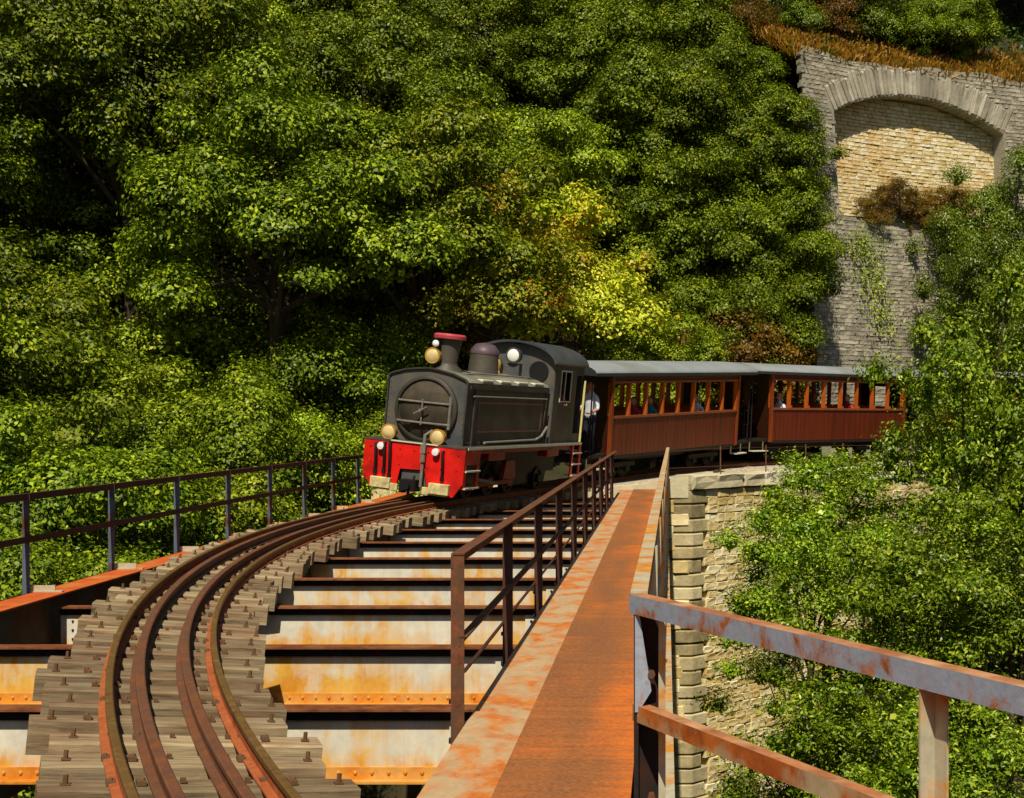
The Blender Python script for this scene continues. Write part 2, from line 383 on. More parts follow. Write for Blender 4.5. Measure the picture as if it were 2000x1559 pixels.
# ---- abutment with wing wall
def make_abutment():
    root = tag(empty('stone_abutment', (.6, 34.3, -10.5)), 'tall pale limestone abutment with quoined corner under the far bridge end', 'abutment')
    def part(o): o.location = -Vector(root.location); return o
    C0 = Vector((.62, 34.3, 0)); C1 = Vector((4.7, 38.5, 0)); C2 = Vector((9.6, 43.6, 0))
    core = MB()
    i0, i1, i2 = Vector((.54, 34.44, 0)), Vector((4.6, 38.64, 0)), Vector((9.5, 43.75, 0))
    poly = [(-7.2, 34.42), (i0.x, i0.y), (i1.x, i1.y), (i2.x, i2.y), (6.5, 47), (2, 43), (-1.2, 38.5), (-7.2, 38.0)]
    core.extr(poly, -13, -.02, 'z'); part(core.build('core', 'mortar_warm', root))
    r = random.Random(11); k = 0
    # quoins on the corner, alternating long and short
    z = -.02; q = 0
    while z > -11.5:
        h = r.uniform(.31, .38); long = q % 2
        wf = (.6 if long else .45)+r.uniform(-.06,.06); ws = (.42 if long else .66)+r.uniform(-.08,.08); rec = r.uniform(-.03, .02)
        d = (C1-C0).normalized(); out = Vector((d.y, -d.x, 0))
        m = MB(); g = .012
        bx = [(C0.x-wf, C0.y-.02), (C0.x+.02, C0.y-.03), (C0.x+d.x*ws+out.x*.03, C0.y+d.y*ws+out.y*.03), (C0.x+d.x*ws-out.x*.3, C0.y+d.y*ws-out.y*.3), (C0.x-wf, C0.y+.3)]
        m.extr([(x+r.uniform(-.02,.02), y+rec+r.uniform(-.02,.02)) for x, y in bx], z-h+g, z-g, 'z')
        o = m.build('quoin', 'stone_quoin', root, bevel=.03); part(o)
        z -= h; q += 1
    rest = []; 
    def course_wall(p0, p1, z0, z1, mats_big, hmin, hmax, wmin, wmax, outv, limit, skip0=0.0):
        nonlocal k
        d = (p1-p0); L = d.length; d.normalize(); z = z1
        while z > z0:
            h = r.uniform(hmin, hmax); u = skip0 + r.uniform(-.1, .1)
            while u < L:
                wd = r.uniform(wmin, wmax); c = p0 + d*(u+wd/2) + Vector((0,0,z-h/2+r.uniform(-.012,.012))) + outv*(-.075+r.uniform(-.02, .015))
                mw = stone_mw(c, d, outv, wd-.012, h-.012, .26)
                if k < limit and u < 3.6: part_m = link('stone', SM[mats_big][r.randrange(7)], root, Matrix.Translation(-Vector(root.location)) @ mw); k += 1
                else: rest.append(mw)
                u += wd
            z -= h
    d = (C1-C0).normalized(); out = Vector((d.y, -d.x, 0))
    course_wall(C0, C1, -7.6, -.02, 'stone_warm', .16, .24, .24, .46, out, 300, .5)
    course_wall(C0, C1, -12.0, -7.6, 'stone_warm', .2, .3, .3, .6, out, 300, .55)
    d2 = (C2-C1).normalized(); out2 = Vector((d2.y, -d2.x, 0))
    course_wall(C1, C2, -5, -.02, 'stone_warm', .22, .32, .35, .6, out2, 300)
    course_wall(Vector((-7.2, 34.3, 0)), Vector((.0, 34.3, 0)), -6, -.25, 'stone_warm', .25, .36, .35, .65, Vector((0,-1,0)), 0)
    part(stone_mass('rubble_stones', rest, 'stone_warm', root))
    # coping blocks on the wing wall
    for a, b, dd, oo in ((C0, C1, d, out), (C1, C2, d2, out2)):
        L = (b-a).length; u = -.05
        while u < L:
            wd = r.uniform(.75, 1.15); c = a + dd*(u+wd/2) + oo*(.05) - oo*.22 + Vector((0,0,.17+.035*(c_ if (c_ := (a-C0).length/6) else u/6)))
            mw = stone_mw(c, dd, oo, wd-.015, .33+r.uniform(-.02,.02), .62)
            link('coping_block', SM['coping_stone'][r.randrange(7)], root, Matrix.Translation(-Vector(root.location)) @ mw); u += wd
    # sloping end of the parapet behind the walkway
    m = MB(); m.add([(-1.5,34.25,-.2),(.55,34.25,-.2),(.55,34.25,.3),(.1,34.25,.27),(-.6,34.25,.12),(-1.5,34.25,.06),
                     (-1.5,34.75,-.2),(.9,34.75,-.2),(.9,34.75,.3),(.3,34.75,.27),(-.6,34.75,.12),(-1.5,34.75,.06)],
                    [(0,1,2,3,4,5),(11,10,9,8,7,6),(0,6,7,1),(1,7,8,2),(2,8,9,3),(3,9,10,4),(4,10,11,5),(5,11,6,0)])
    part(m.build('parapet_end', 'coping_stone', root))
    m = MB(); m.box(-6.9, -1.52, 34.26, 34.7, -.35, -.05); part(m.build('bed_stone', 'coping_stone', root))
make_abutment()

# ---- great arched retaining wall above the line
def make_arch_wall():
    a0 = R(60.4); base = polar(38.6, a0, 0)
    root = tag(empty('arched_retaining_wall', base), 'huge grey masonry wall with a blind segmental arch above the coaches', 'retaining wall')
    off = -base
    def P(rel, z, push=0.0): return polar(38.6 + .075*z + push, a0 + rel/39.5, z) + off     # rel: metres along the wall
    HS, ZS, RISE, ZB = 4.25, 13.35, 1.05, 9.4
    rad = (HS*HS+RISE*RISE)/(2*RISE)
    def arch(x): return ZS + RISE - rad + math.sqrt(max(0, rad*rad - x*x)) if abs(x) < HS else ZS
    def wtop(x): return WT + .2*math.sin(x*.5) + .05*math.sin(x*2.3) - .02*x
    m = MB()
    def patch(x0, x1, zl, zh, nx, nz, push=0.0):
        vs = []; xs = np.linspace(x0, x1, nx+1)
        for x in xs:
            lo = zl(x) if callable(zl) else zl; hi = zh(x) if callable(zh) else zh
            for z in np.linspace(lo, hi, nz+1): vs.append(P(x, z, push))
        m.add(vs, [(i*(nz+1)+j, (i+1)*(nz+1)+j, (i+1)*(nz+1)+j+1, i*(nz+1)+j+1) for i in range(nx) for j in range(nz)])
    patch(-5.8, -HS, -.6, wtop, 8, 16); patch(HS, 9.5, -.6, wtop, 8, 16)
    patch(-HS, HS, arch, wtop, 24, 3); patch(-HS, HS, -.6, ZB, 8, 10)
    # sill, jambs, soffit and the top of the wall
    REC = .8
    vs = []; fs = []
    for i, x in enumerate(np.linspace(-HS, HS, 25)): vs += [P(x, arch(x)), P(x, arch(x), REC)]
    m.add(vs, [(2*i, 2*i+1, 2*i+3, 2*i+2) for i in range(24)])
    for x in (-HS, HS): m.add([P(x, ZB), P(x, ZB, REC), P(x, ZS, REC), P(x, ZS)], [(0,1,2,3)])
    m.add([P(-HS, ZB), P(HS, ZB), P(HS, ZB, REC), P(-HS, ZB, REC)], [(0,1,2,3)])
    vs = []
    for x in np.linspace(-5.8, 9.5, 38): vs += [P(x, wtop(x)), P(x, wtop(x)-.05, 4.2)]
    m.add(vs, [(2*i, 2*i+1, 2*i+3, 2*i+2) for i in range(37)])
    m.build('wall', 'mortar_grey', root)
    m = MB(); patch(-HS, HS, ZB-.1, lambda x: arch(x)+.05, 20, 5, REC); m.build('infill', 'mortar_warm', root)
    r = random.Random(21)
    def frame_at(x, z, push):
        c = P(x, z, push); e = .05
        return c, (P(x+e, z, push)-P(x-e, z, push)).normalized()
    def mwat(x, z, push, wd, h, d):
        c, rt = frame_at(x, z, push); up = (P(x, z+.1, push)-P(x, z-.1, push)).normalized(); out = rt.cross(up)
        return stone_mw(c, rt, out, wd, h, d)
    # voussoirs
    nv = 44
    for i in range(nv):
        t_ = (i+.5)/nv; ang = (t_-.5)*2*math.asin(HS/rad); x = rad*math.sin(ang)
        L = r.uniform(.95, 1.15); zc = ZS+RISE-rad+rad*math.cos(ang)
        c, rt = frame_at(x, zc, 0); up = (P(x, zc+.1)-P(x, zc-.1)).normalized(); out = rt.cross(up)
        rad_dir = (up*math.cos(ang) + rt*math.sin(ang)).normalized(); tan = (rt*math.cos(ang) - up*math.sin(ang)).normalized()
        cc = c + rad_dir*(L/2+.01) + out*(-.21 + r.uniform(0, .035)); wd = 2*math.asin(HS/rad)*rad/nv - .015
        back = -out
        mw = Matrix(((tan.x*wd, back.x*.5, rad_dir.x*L, cc.x), (tan.y*wd, back.y*.5, rad_dir.y*L, cc.y), (tan.z*wd, back.z*.5, rad_dir.z*L, cc.z), (0,0,0,1)))
        link('voussoir', SM['stone_grey'][r.randrange(7)], root, mw)
    # infill stones of the blind arch
    z = ZB; n = 0; rest_i = []
    while z < ZS+RISE:
        h = r.uniform(.12, .19); x = -HS + r.uniform(-.1, .1)
        while x < HS:
            wd = r.uniform(.18, .4)
            if z+h*.6 < arch(x+wd/2):
                mw = mwat(x+wd/2, z+h/2, REC+.03+r.uniform(-.02,.03), wd-.015, h-.015, .22)
                if n < 300 and r.random() < .92: link('infill_stone', SM['stone_infill'][r.randrange(7)], root, mw); n += 1
                else: rest_i.append(mw)
            x += wd
        z += h
    stone_mass('infill_rubble', rest_i, 'stone_infill', root)
    # facing stones
    rest = []; n = 0
    def facing(x0, x1, zlo, zhi, single):
        nonlocal n
        z = zlo
        while z < zhi:
            h = r.uniform(.12, .19); x = x0 + r.uniform(-.2, 0)
            while x < x1:
                wd = r.uniform(.18, .36); xc, zc = x+wd/2, z+h/2
                inside = abs(xc) < HS+.1 and ZB-.05 < zc and zc < arch(xc)
                inring = abs(math.atan2(xc, zc-(ZS+RISE-rad))) < math.asin(HS/rad)+.01 and rad-.2 < math.hypot(xc, zc-(ZS+RISE-rad)) < rad+1.02
                if not inside and not inring and zc < wtop(xc)-.1:
                    mw = mwat(xc, zc, .085+r.uniform(-.015,.02), wd-.012, h-.012, .24)
                    vis = -4.6 < xc < -1.0 and 3.4 < zc < 9.5
                    if vis and n < 300: link('facing_stone', SM['stone_grey'][r.randrange(7)], root, mw); n += 1
                    else: rest.append(mw)
                x += wd
            z += h
    facing(-5.7, 9.5, 1.8, WT, True)
    stone_mass('facing_rubble', rest, 'stone_grey', root)
make_arch_wall()

# ------------------------------------------------------------------ steel bridge
XL, XR = -6.08, -1.12
BEAMS = [6.67+2.5*i for i in range(-1, 12)]
def make_bridge():
    root = tag(empty('steel_girder_bridge', (-3.6, 6, -2)), 'rusty riveted steel girder bridge with cream crossbeams beside the curved track', 'bridge')
    off = -Vector(root.location)
    def B(m, n, mat, p=root, **k): o = m.build(n, mat, p, **k); o.location = off if p is root else (0,0,0); return o
    # floor beams
    for i, y in enumerate(BEAMS):
        m = MB(); m.box(XL-.05, XR+.06, y+.1, y+.112, -.66, -.203)
        web = B(m, 'floor_beam', 'beam_paint')
        m = MB(); m.box(XL-.05, XR+.06, y, y+.17, -.203, -.188); B(m, 'beam_flange', 'beam_flange', web)
        m = MB(); m.box(XL-.05, XR+.06, y+.075, y+.0995, -.275, -.2035); B(m, 'upper_shade_angle', 'steel_dark', web)  # angle leg coloured near-black to deepen the shadow band under the flange
        m = MB(); m.box(XL-.05, XR+.06, y, y+.21, -.675, -.66); m.box(XL-.05, XR+.06, y+.085, y+.0995, -.6595, -.585)
        B(m, 'lower_flange', 'lower_rust', web)
        if i < 5:
            m = MB(); x = XL+.3
            while x < XR-.05:
                m.ball((x, y+.086, -.62), .016, 6, 4); x += .11
            rv = B(m, 'rivets', 'lower_rust', web); rv['kind'] = 'stuff'
        if i < 7:
            for x0, x1 in ((XL+.02, XL+.32), (XR-.3, XR+.02)):
                m = MB(); m.box(x0, x1, y+.082, y+.0995, -.583, -.277)
                g = B(m, 'gusset_plate', 'beam_paint', web)
                m = MB()
                for a in range(3):
                    for b in range(3): m.ball((x0+.06+a*.09, y+.08, -.34-b*.09), .014, 6, 4)
                rv = B(m, 'bolts', 'steel_dark', web); rv['kind'] = 'stuff'
    # left main girder
    m = MB(); m.box(-6.27, -6.24, -3, 35, -1.9, -.066); B(m, 'girder_web', 'girder_dark')
    m = MB(); m.box(-6.43, XL, -3, 35, -.066, -.05); B(m, 'girder_flange', 'flange_orange')
    # right main girder
    m = MB(); m.box(-1.0, -.97, -3, 34.2, -1.9, -.018); B(m, 'girder_web', 'girder_dark')
    m = MB(); m.box(-.22, -.19, -3, 34.2, -.28, -.018); B(m, 'edge_beam', 'girder_dark')
    for i in range(13):
        y = BEAMS[0]+2.5*i-1.2
        if y < 33: m = MB(); m.bar((-.98, y, -.75), (-.2, y, -.06), .06, .06); m.box(-.97, -.22, y-.03, y+.03, -.08, -.02); B(m, 'bracket', 'girder_dark')
    ys = [-3, 2.6, 8.3, 13.6, 19.2, 24.6, 30, 34.24]
    for i in range(7):
        m = MB(); m.box(-1.12, -.765, ys[i]+.003, ys[i+1]-.003, -.018, 0); B(m, 'cover_plate', 'strip_plate')
    for i in range(19):
        y = -3+2.0*i; m = MB(); m.box(-.78, -.156, y+.003, min(34.22, y+1.997), .0035, .012)
        B(m, 'walkway_plate', 'walkway_rust')
    # stringers under the track
    for x in (-.42, .42):
        m = MB(); ss = np.arange(-27, 14.5, .5)
        for a, b in zip(ss[:-1], ss[1:]):
            p, q = tp(a, x, 0), tp(b, x, 0); p.z = q.z = -.36
            m.bar(p, q, .02, .28); p.z = q.z = -.222; m.bar(p, q, .16, .02); p.z = q.z = -.5; m.bar(p, q, .16, .02)
        B(m, 'stringer', 'girder_dark')
    # refuge floor where one can step off the walkway
    m = MB(); m.extr([(-.15, 5.95), (1.05, 3.9), (1.05, -2.5), (-.15, -2.5)], -.02, 0, 'z'); B(m, 'refuge_floor', 'walkway_rust')
make_bridge()

# ------------------------------------------------------------------ track
def make_track():
    root = tag(empty('railway_track', tp(-15, 0, -.3)), 'narrow gauge track with inner guard rails and weathered timber sleepers curving over the bridge', 'railway track')
    off = -Vector(root.location)
    prof = [(-.048,-.105),(.048,-.105),(.048,-.096),(.008,-.086),(.008,-.034),(.021,-.028),(.022,-.006),(.015,0),(-.015,0),(-.022,-.006),(-.021,-.028),(-.008,-.034),(-.008,-.086),(-.048,-.096)]
    gprof = [(-.05,-.104),(.05,-.104),(.05,-.094),(.01,-.084),(.01,-.032),(.027,-.026),(.028,-.006),(.02,-.001),(-.02,-.001),(-.028,-.006),(-.027,-.026),(-.01,-.032),(-.01,-.084),(-.05,-.094)]
    ss = np.arange(-28, 40, .25)
    def sweep(x, pr, s0, s1, matsel):
        m = MB(); k = len(pr); seq = [s for s in ss if s0 <= s <= s1]
        m.add([tp(s, x+a, b) for s in seq for a, b in pr], [(i*k+j, i*k+(j+1) % k, (i+1)*k+(j+1) % k, (i+1)*k+j) for i in range(len(seq)-1) for j in range(k)] + [tuple(range(k)), tuple((len(seq)-1)*k+j for j in range(k))])
        return m
    for x in (-.325, .325):
        o = sweep(x, prof, -28, 40, 0).build('rail', 'rail_side_orange', root); o.location = off
        o.data.materials.append(MATS['rail_head_olive'])
        for p in o.data.polygons:
            if p.index % 14 in (4, 5, 6, 7, 8, 9, 10): p.material_index = 1
    for x in (-.15, .13):
        o = sweep(x, gprof, -28, 14.2, 0).build('guard_rail', 'guard_rail', root); o.location = off
    r = random.Random(4)
    tm = []
    for i in range(5):
        m = MB(); n = 8; hl = .68; vs = []
        for k in range(n+1):
            x = -hl + 2*hl*k/n; e = r.uniform(-.006, .006)
            vs += [(x, -.11+e, -.28), (x, .11+e, -.28), (x, .11+e, -.108+r.uniform(-.004,.002)), (x, -.1+e, -.106+r.uniform(-.004,.002)), (x, -.11+e, -.12)]
        fs = [(k*5+j, k*5+(j+1) % 5, (k+1)*5+(j+1) % 5, (k+1)*5+j) for k in range(n) for j in range(5)] + [(0,1,2,3,4), tuple(n*5+j for j in (4,3,2,1,0))]
        m.add(vs, fs); tm.append(m.mesh('tie', 'tie_wood'))
    cm = MB()
    for x in (-.325, .325):
        for e in (-1, 1):
            cm.box(x+e*.062-.02, x+e*.062+.02, -.035, .035, -.1055, -.085); cm.ball((x+e*.066, 0, -.084), .013, 6, 4)
    for x in (-.15, .13):
        cm.box(x+.066-.012, x+.066+.012, .02, .05, -.1055, -.085)
    for x in (-.57, .6): cm.tube([(x, 0, -.107), (x, 0, -.06)], .011, 6); cm.box(x-.02, x+.02, -.02, .02, -.1055, -.099)
    cme = cm.mesh('fastening', 'rail_fix')
    s = -27.5
    while s < 38:
        mw = vehicle(s); t_ = mw @ Matrix.Translation((r.uniform(-.07, .07), 0, 0)) @ Matrix.Rotation(R(r.uniform(-1.6, 1.6)), 4, 'Z') @ Matrix.Diagonal((r.uniform(.96, 1.04), r.uniform(.9, 1.08), 1, 1))
        o = link('tie', tm[r.randrange(5)], root, Matrix.Translation(off) @ t_)
        if s < 8: link('fastening', cme, o)['kind'] = 'stuff'
        s += .5
make_track()

# ------------------------------------------------------------------ railings
def angle_bar(m, p, q, w_=.065, t_=.009, flip=1, up=(0,0,1)):
    """L section: flat leg on top, upright leg on one side"""
    p, q = Vector(p), Vector(q); d = (q-p).normalized(); r = d.cross(Vector(up)).normalized(); u = r.cross(d)
    m.bar(p, q, w_, t_, up); a = r*flip*(w_/2-t_/2) - u*(w_/2+t_/2)
    m.bar(p+a, q+a, t_, w_, up)
paint('rail_top_rust', 'a0653e', .35, 7, .8, dirt='c89a70', dirt_amt=.6)
def rust_top(o):
    o.data.materials.append(MATS['rail_top_rust'])
    for p in o.data.polygons:
        if p.normal.z > .7: p.material_index = 1
    return o
def make_railings():
    # railing between track and walkway
    root = tag(empty('inner_railing', (-1.16, 7.9, 0)), 'dark brown iron railing standing between the sleepers and the rusty walkway', 'railing')
    off = -Vector(root.location)
    def B(m, n, mat, p=root): o = m.build(n, mat, p); o.location = off; return o
    m = MB(); angle_bar(m, (-1.16, 7.86, .95), (-1.14, 32.2, .98), .075, .01, -1); B(m, 'top_rail', 'rail_brown')
    m = MB(); angle_bar(m, (-1.13, 7.86, .49), (-1.13, 32.2, .52), .05, .008, -1); B(m, 'middle_rail', 'rail_brown')
    m = MB(); m.tube([(-1.2, 8.4, .2), (-1.2, 32, .22)], .012, 6); B(m, 'conduit', 'rail_brown_dark')
    y = 7.9
    while y < 32.5:
        m = MB(); m.box(-1.2, -1.192, y-.035, y+.035, -.55, .94); m.box(-1.192, -1.125, y-.035, y-.027, -.55, .94)
        B(m, 'post', 'rail_brown_dark' if y > 8 else 'rail_brown')
        m = MB(); m.tube([(-1.215, y+.0, -.1), (-1.15, y, -.1)], .018, 6); m.tube([(-1.215, y, .12), (-1.17, y, .12)], .015, 6); B(m, 'bolt', 'steel_dark')
        y += 2.5
    # left railing
    root = tag(empty('outer_railing', (-6.48, 14, 0)), 'thin grey post railing along the far girder in front of the woods', 'railing')
    off = -Vector(root.location)
    m = MB(); angle_bar(m, (-6.48, -2, .95), (-6.48, 30.2, .95), .06, .01, 1); m.bar((-6.48, 30.2, .93), (-6.6, 35, .97), .06, .05); B(m, 'top_rail', 'rail_brown_dark', root)
    m = MB(); angle_bar(m, (-6.47, -2, .51), (-6.47, 30.2, .51), .05, .008, 1); B(m, 'middle_rail', 'rail_brown_dark', root)
    y = 3.3
    while y < 31:
        m = MB(); m.box(-6.52, -6.512, y-.035, y+.035, -.35, .945); m.box(-6.512, -6.445, y-.035, y-.027, -.35, .945); B(m, 'post', 'post_grey', root)
        m = MB(); m.box(-6.51, -6.12, y-.03, y+.03, -.049, -.035); m.box(-6.45, -6.2, y-.006, y+.006, -.035, .02); B(m, 'foot_bracket', 'rail_yellowed', root)
        y += 2.2
    # right railing along the walkway edge
    root = tag(empty('walkway_railing', (-.1, 6, 0)), 'pale rusted angle iron railing along the open outer edge of the walkway', 'railing')
    off = -Vector(root.location)
    m = MB(); angle_bar(m, (-.115, 6.12, .95), (.06, 36.5, .98), .075, .01, 1); B(m, 'top_rail', 'rail_yellowed', root)
    m = MB(); angle_bar(m, (-.10, 6.12, .48), (.06, 36.5, .5), .05, .008, 1); B(m, 'middle_rail', 'rail_grey_blue', root)
    y = 8.5
    while y < 36:
        x = -.1 + .16*(y-6)/30
        m = MB(); m.box(x+.03, x+.038, y-.035, y+.035, -.3, .94); m.box(x-.035, x+.03, y-.035, y-.027, -.3, .94); B(m, 'post', 'rail_yellowed', root)
        y += 2.5
    m = MB(); m.box(-.12, .05, 6.1, 34.2, -.34, -.33); B(m, 'lower_angle', 'rail_yellowed', root)
    # refuge railing, close by
    root = tag(empty('refuge_railing', (.5, 5, 0)), 'blue grey rust-flecked railing slanting out round the refuge beside the walkway', 'railing')
    off = -Vector(root.location)
    A, Bq = Vector((-.125, 6.03, 0)), Vector((1.12, 3.77, 0)); d = (Bq-A).normalized(); o_ = Vector((d.y, -d.x, 0))
    m = MB(); angle_bar(m, A+Vector((0,0,.95)), Bq+Vector((0,0,.95)), .07, .01, -1 if d.cross(Vector((0,0,1))).y > 0 else 1)
    m.bar(Bq+Vector((0,0,.95)), Bq+Vector((.0,-5.6,.95)), .07, .012); rust_top(B(m, 'top_rail', 'rail_grey_blue', root))
    m = MB(); angle_bar(m, A+Vector((.01,0,.48)), Bq+Vector((0,0,.48)), .06, .01, -1 if d.cross(Vector((0,0,1))).y > 0 else 1)
    m.bar(Bq+Vector((0,0,.48)), Bq+Vector((.0,-5.6,.48)), .06, .012); rust_top(B(m, 'middle_rail', 'rail_mix', root))
    def lpost(c, mat, n='post'):
        m = MB(); e = d*.03; f = Vector((-d.y, d.x, 0))
        c = Vector(c); m.bar(c-e+Vector((0,0,-.5)), c-e+Vector((0,0,.93)), .008, .06, d.cross(Vector((0,0,1)))); m.bar(c+f*.03+Vector((0,0,-.5)), c+f*.03+Vector((0,0,.93)), .06, .008, f)
        return B(m, n, mat, root)
    lpost(A+d*1.96, 'rail_yellowed'); lpost(Bq+Vector((0,-2.2,0)), 'rail_yellowed'); lpost(Bq+Vector((0,-.05,0)), 'rail_yellowed')
    # corner post: a wide channel with a bent knee plate
    m = MB(); m.box(-.135, -.115, 5.98, 6.06, -1.4, .93); m.box(-.115, -.03, 6.05, 6.06, -1.4, .93); B(m, 'post', 'steel_dark', root)
    m = MB(); m.box(-.03, .0, 5.98, 6.0, -1.4, .93); B(m, 'post', 'rail_yellowed', root)
    m = MB(); m.extr([(-.13, .9), (-.115, .9), (-.06, .55), (-.115, .46), (-.13, .46)], 5.97, 5.978, 'y'); B(m, 'knee_plate', 'rail_grey_blue', root)
    for z in (.1, -.35, .62):
        m = MB(); m.tube([(-.06, 5.96, z), (-.06, 6.0, z)], .016, 8); B(m, 'bolt', 'rail_brown', root)
    # thin posts with wire on the coping
    root = tag(empty('wire_fence', (1.5, 36, .3)), 'thin rust red posts with wires on the pale coping below the coaches', 'fence')
    off = -Vector(root.location); tops = []
    for x, y in ((1.37, 35.15), (2.6, 36.5), (3.75, 37.7), (4.9, 38.95), (6.3, 40.4)):
        m = MB(); m.bar((x, y, .3), (x, y, 1.05), .03, .03, (0, 1, 0)); B(m, 'post', 'rail_brown', root); tops.append((x, y))
    for z in (.55, .98):
        m = MB(); m.tube([(0.0, 34.6, z-.05)] + [(x, y, z) for x, y in tops], .008, 5); B(m, 'wire', 'rail_brown_dark', root)
make_railings()

# ------------------------------------------------------------------ people
def person(name, label, cat, mw, joints, edges, radii, zones, head, hair, group=None, hands=()):
    """one continuous skinned body; zones: material for each edge"""
    me = bpy.data.meshes.new('skel'); keys = list(joints); me.from_pydata([joints[k] for k in keys], [(keys.index(a), keys.index(b)) for a, b in edges], [])
    tmp = bpy.data.objects.new('skel', me); col.objects.link(tmp)
    sk = tmp.modifiers.new('s', 'SKIN'); sk.use_smooth_shade = True
    for i, k in enumerate(keys): me.skin_vertices[0].data[i].radius = (radii[k],)*2 if not isinstance(radii[k], tuple) else radii[k]
    me.skin_vertices[0].data[keys.index('pelvis')].use_root = True
    sb = tmp.modifiers.new('d', 'SUBSURF'); sb.levels = sb.render_levels = 2
    bpy.context.view_layer.update()
    dg = bpy.context.evaluated_depsgraph_get(); body = bpy.data.meshes.new_from_object(tmp.evaluated_get(dg))
    bpy.data.objects.remove(tmp)
    # head, face and fingers go into the same surface object
    bm = bmesh.new(); bm.from_mesh(body); nb = len(bm.faces)
    hc = Vector(head[0]); fwd = Vector(head[1]).normalized(); side = fwd.cross(Vector((0,0,1))).normalized()
    hm = MB(); hm.ball((0,0,0), .105, 14, 10, (.74, .92, 1.12))
    hm.ball((0, .1, -.012), .018, 6, 5, (.8, 1.2, 1.5))
    for e in (-1, 1): hm.ball((e*.079, -.005, -.01), .024, 6, 5, (.5, .8, 1.2)); hm.ball((e*.031, .088, .014), .012, 6, 5)
    hm.ball((0, .088, -.05), .022, 6, 4, (1.2, .5, .35))
    H = Matrix(((side.x, fwd.x, 0, hc.x), (side.y, fwd.y, 0, hc.y), (0, 0, 1, hc.z), (0,0,0,1)))
    vs = [bm.verts.new(H @ Vector(v)) for v in hm.v]
    for f in hm.f:
        try: bm.faces.new([vs[i] for i in f])
        except ValueError: pass
    for (wrist, dirv, pal) in hands:
        wv = Vector(wrist); dv = Vector(dirv).normalized(); pv = Vector(pal).normalized(); fm = MB()
        for k, (o, L) in enumerate(((-.028, .062), (-.01, .075), (.01, .08), (.028, .07))):
            b0 = wv + dv*.06 + pv.cross(dv)*o; fm.tube([b0, b0+dv*L*.55, b0+dv*L*.85+pv*L*.45], [.009, .0085, .007], 6)
        b0 = wv + dv*.02 + pv.cross(dv)*-.03; fm.tube([b0, b0+pv.cross(dv)*-.03+dv*.03, b0+pv.cross(dv)*-.035+dv*.06+pv*.02], [.011, .01, .008], 6)
        vs = [bm.verts.new(v) for v in fm.v]
        for f in fm.f: bm.faces.new([vs[i] for i in f])
    bmesh.ops.recalc_face_normals(bm, faces=bm.faces); bm.to_mesh(body); bm.free()
    names = []
    for z in list(zones.values()) + ['skin']:
        if z not in names: names.append(z)
    body.materials.clear()
    for n_ in names: body.materials.append(MATS[n_])
    segs = [(Vector(joints[a]), Vector(joints[b]), zones.get((a, b), 'skin'), (radii[a] if not isinstance(radii[a], tuple) else radii[a][0])) for a, b in edges]
    for p in body.polygons:
        p.use_smooth = True
        if p.index >= nb: p.material_index = names.index('skin'); continue
        c = p.center; best = None
        for a, b, z, rr in segs:
            ab = b-a; t_ = max(0, min(1, (c-a).dot(ab)/ab.length_squared)); dd = (c-(a+ab*t_)).length - rr*.8
            if best is None or dd < best[0]: best = (dd, z)
        p.material_index = names.index(best[1])
    root = tag(link(name, body, None, mw), label, cat, group)
    m = MB(); m.ball((0,0,0), .112, 14, 8, (.76, .94, 1.1)); me2 = m.mesh('hair', hair, True)
    bm = bmesh.new(); bm.from_mesh(me2)
    bmesh.ops.delete(bm, geom=[v for v in bm.verts if v.co.z < .02 + v.co.y*.75], context='VERTS'); bm.to_mesh(me2); bm.free()
    link('hair', me2, root, H @ Matrix.Translation((0, -.006, .008)))
    return root
def standing(mw):
    J = {'pelvis': (0,0,.93), 'belly': (0,.0,1.08), 'chest': (0,.01,1.3), 'neck0': (0,0,1.47), 'neck': (0,.015,1.56), 'head': (0,.03,1.64)}
    Rr = {'pelvis': (.15,.11), 'belly': (.15,.11), 'chest': (.17,.115), 'neck0': .075, 'neck': .052, 'head': .055}
    E = [('pelvis','belly'),('belly','chest'),('chest','neck0'),('neck0','neck'),('neck','head')]
    Z = {('pelvis','belly'): 'shirt_white', ('belly','chest'): 'shirt_white', ('chest','neck0'): 'shirt_white', ('neck0','neck'): 'skin', ('neck','head'): 'skin'}
    hands = []
    for s, n in ((-1, 'l'), (1, 'r')):
        for k, p, r_ in (('sh', (s*.19, 0, 1.41), .062), ('el', (s*.28, .03, 1.14), .046), ('wr', (s*.2, .25, 1.03), .03), ('pa', (s*.17, .32, 1.04), .034),
                         ('hip', (s*.09, 0, .86), .095), ('kn', (s*.11, .03, .48), .062), ('an', (s*.12, -.01, .09), .045), ('toe', (s*.14, .15, .035), .035)):
            J[k+n] = p; Rr[k+n] = r_
        for a, b, z in (('neck0','sh'+n,'shirt_white'),('sh'+n,'el'+n,'shirt_white'),('el'+n,'wr'+n,'skin'),('wr'+n,'pa'+n,'skin'),('pelvis','hip'+n,'trousers_navy'),('hip'+n,'kn'+n,'trousers_navy'),('kn'+n,'an'+n,'trousers_navy'),('an'+n,'toe'+n,'black_iron')):
            E.append((a, b)); Z[(a, b)] = z
        hands.append(((s*.17, .3, 1.04), (-s*.1, 1, 0), (0, 0, -1)))
    return person('person', 'person in white shirt and dark trousers standing on the front coach platform', 'person', mw, J, E, Rr, Z, ((0,.04,1.68), (.1,1,0)), 'hair_dark', None, hands)
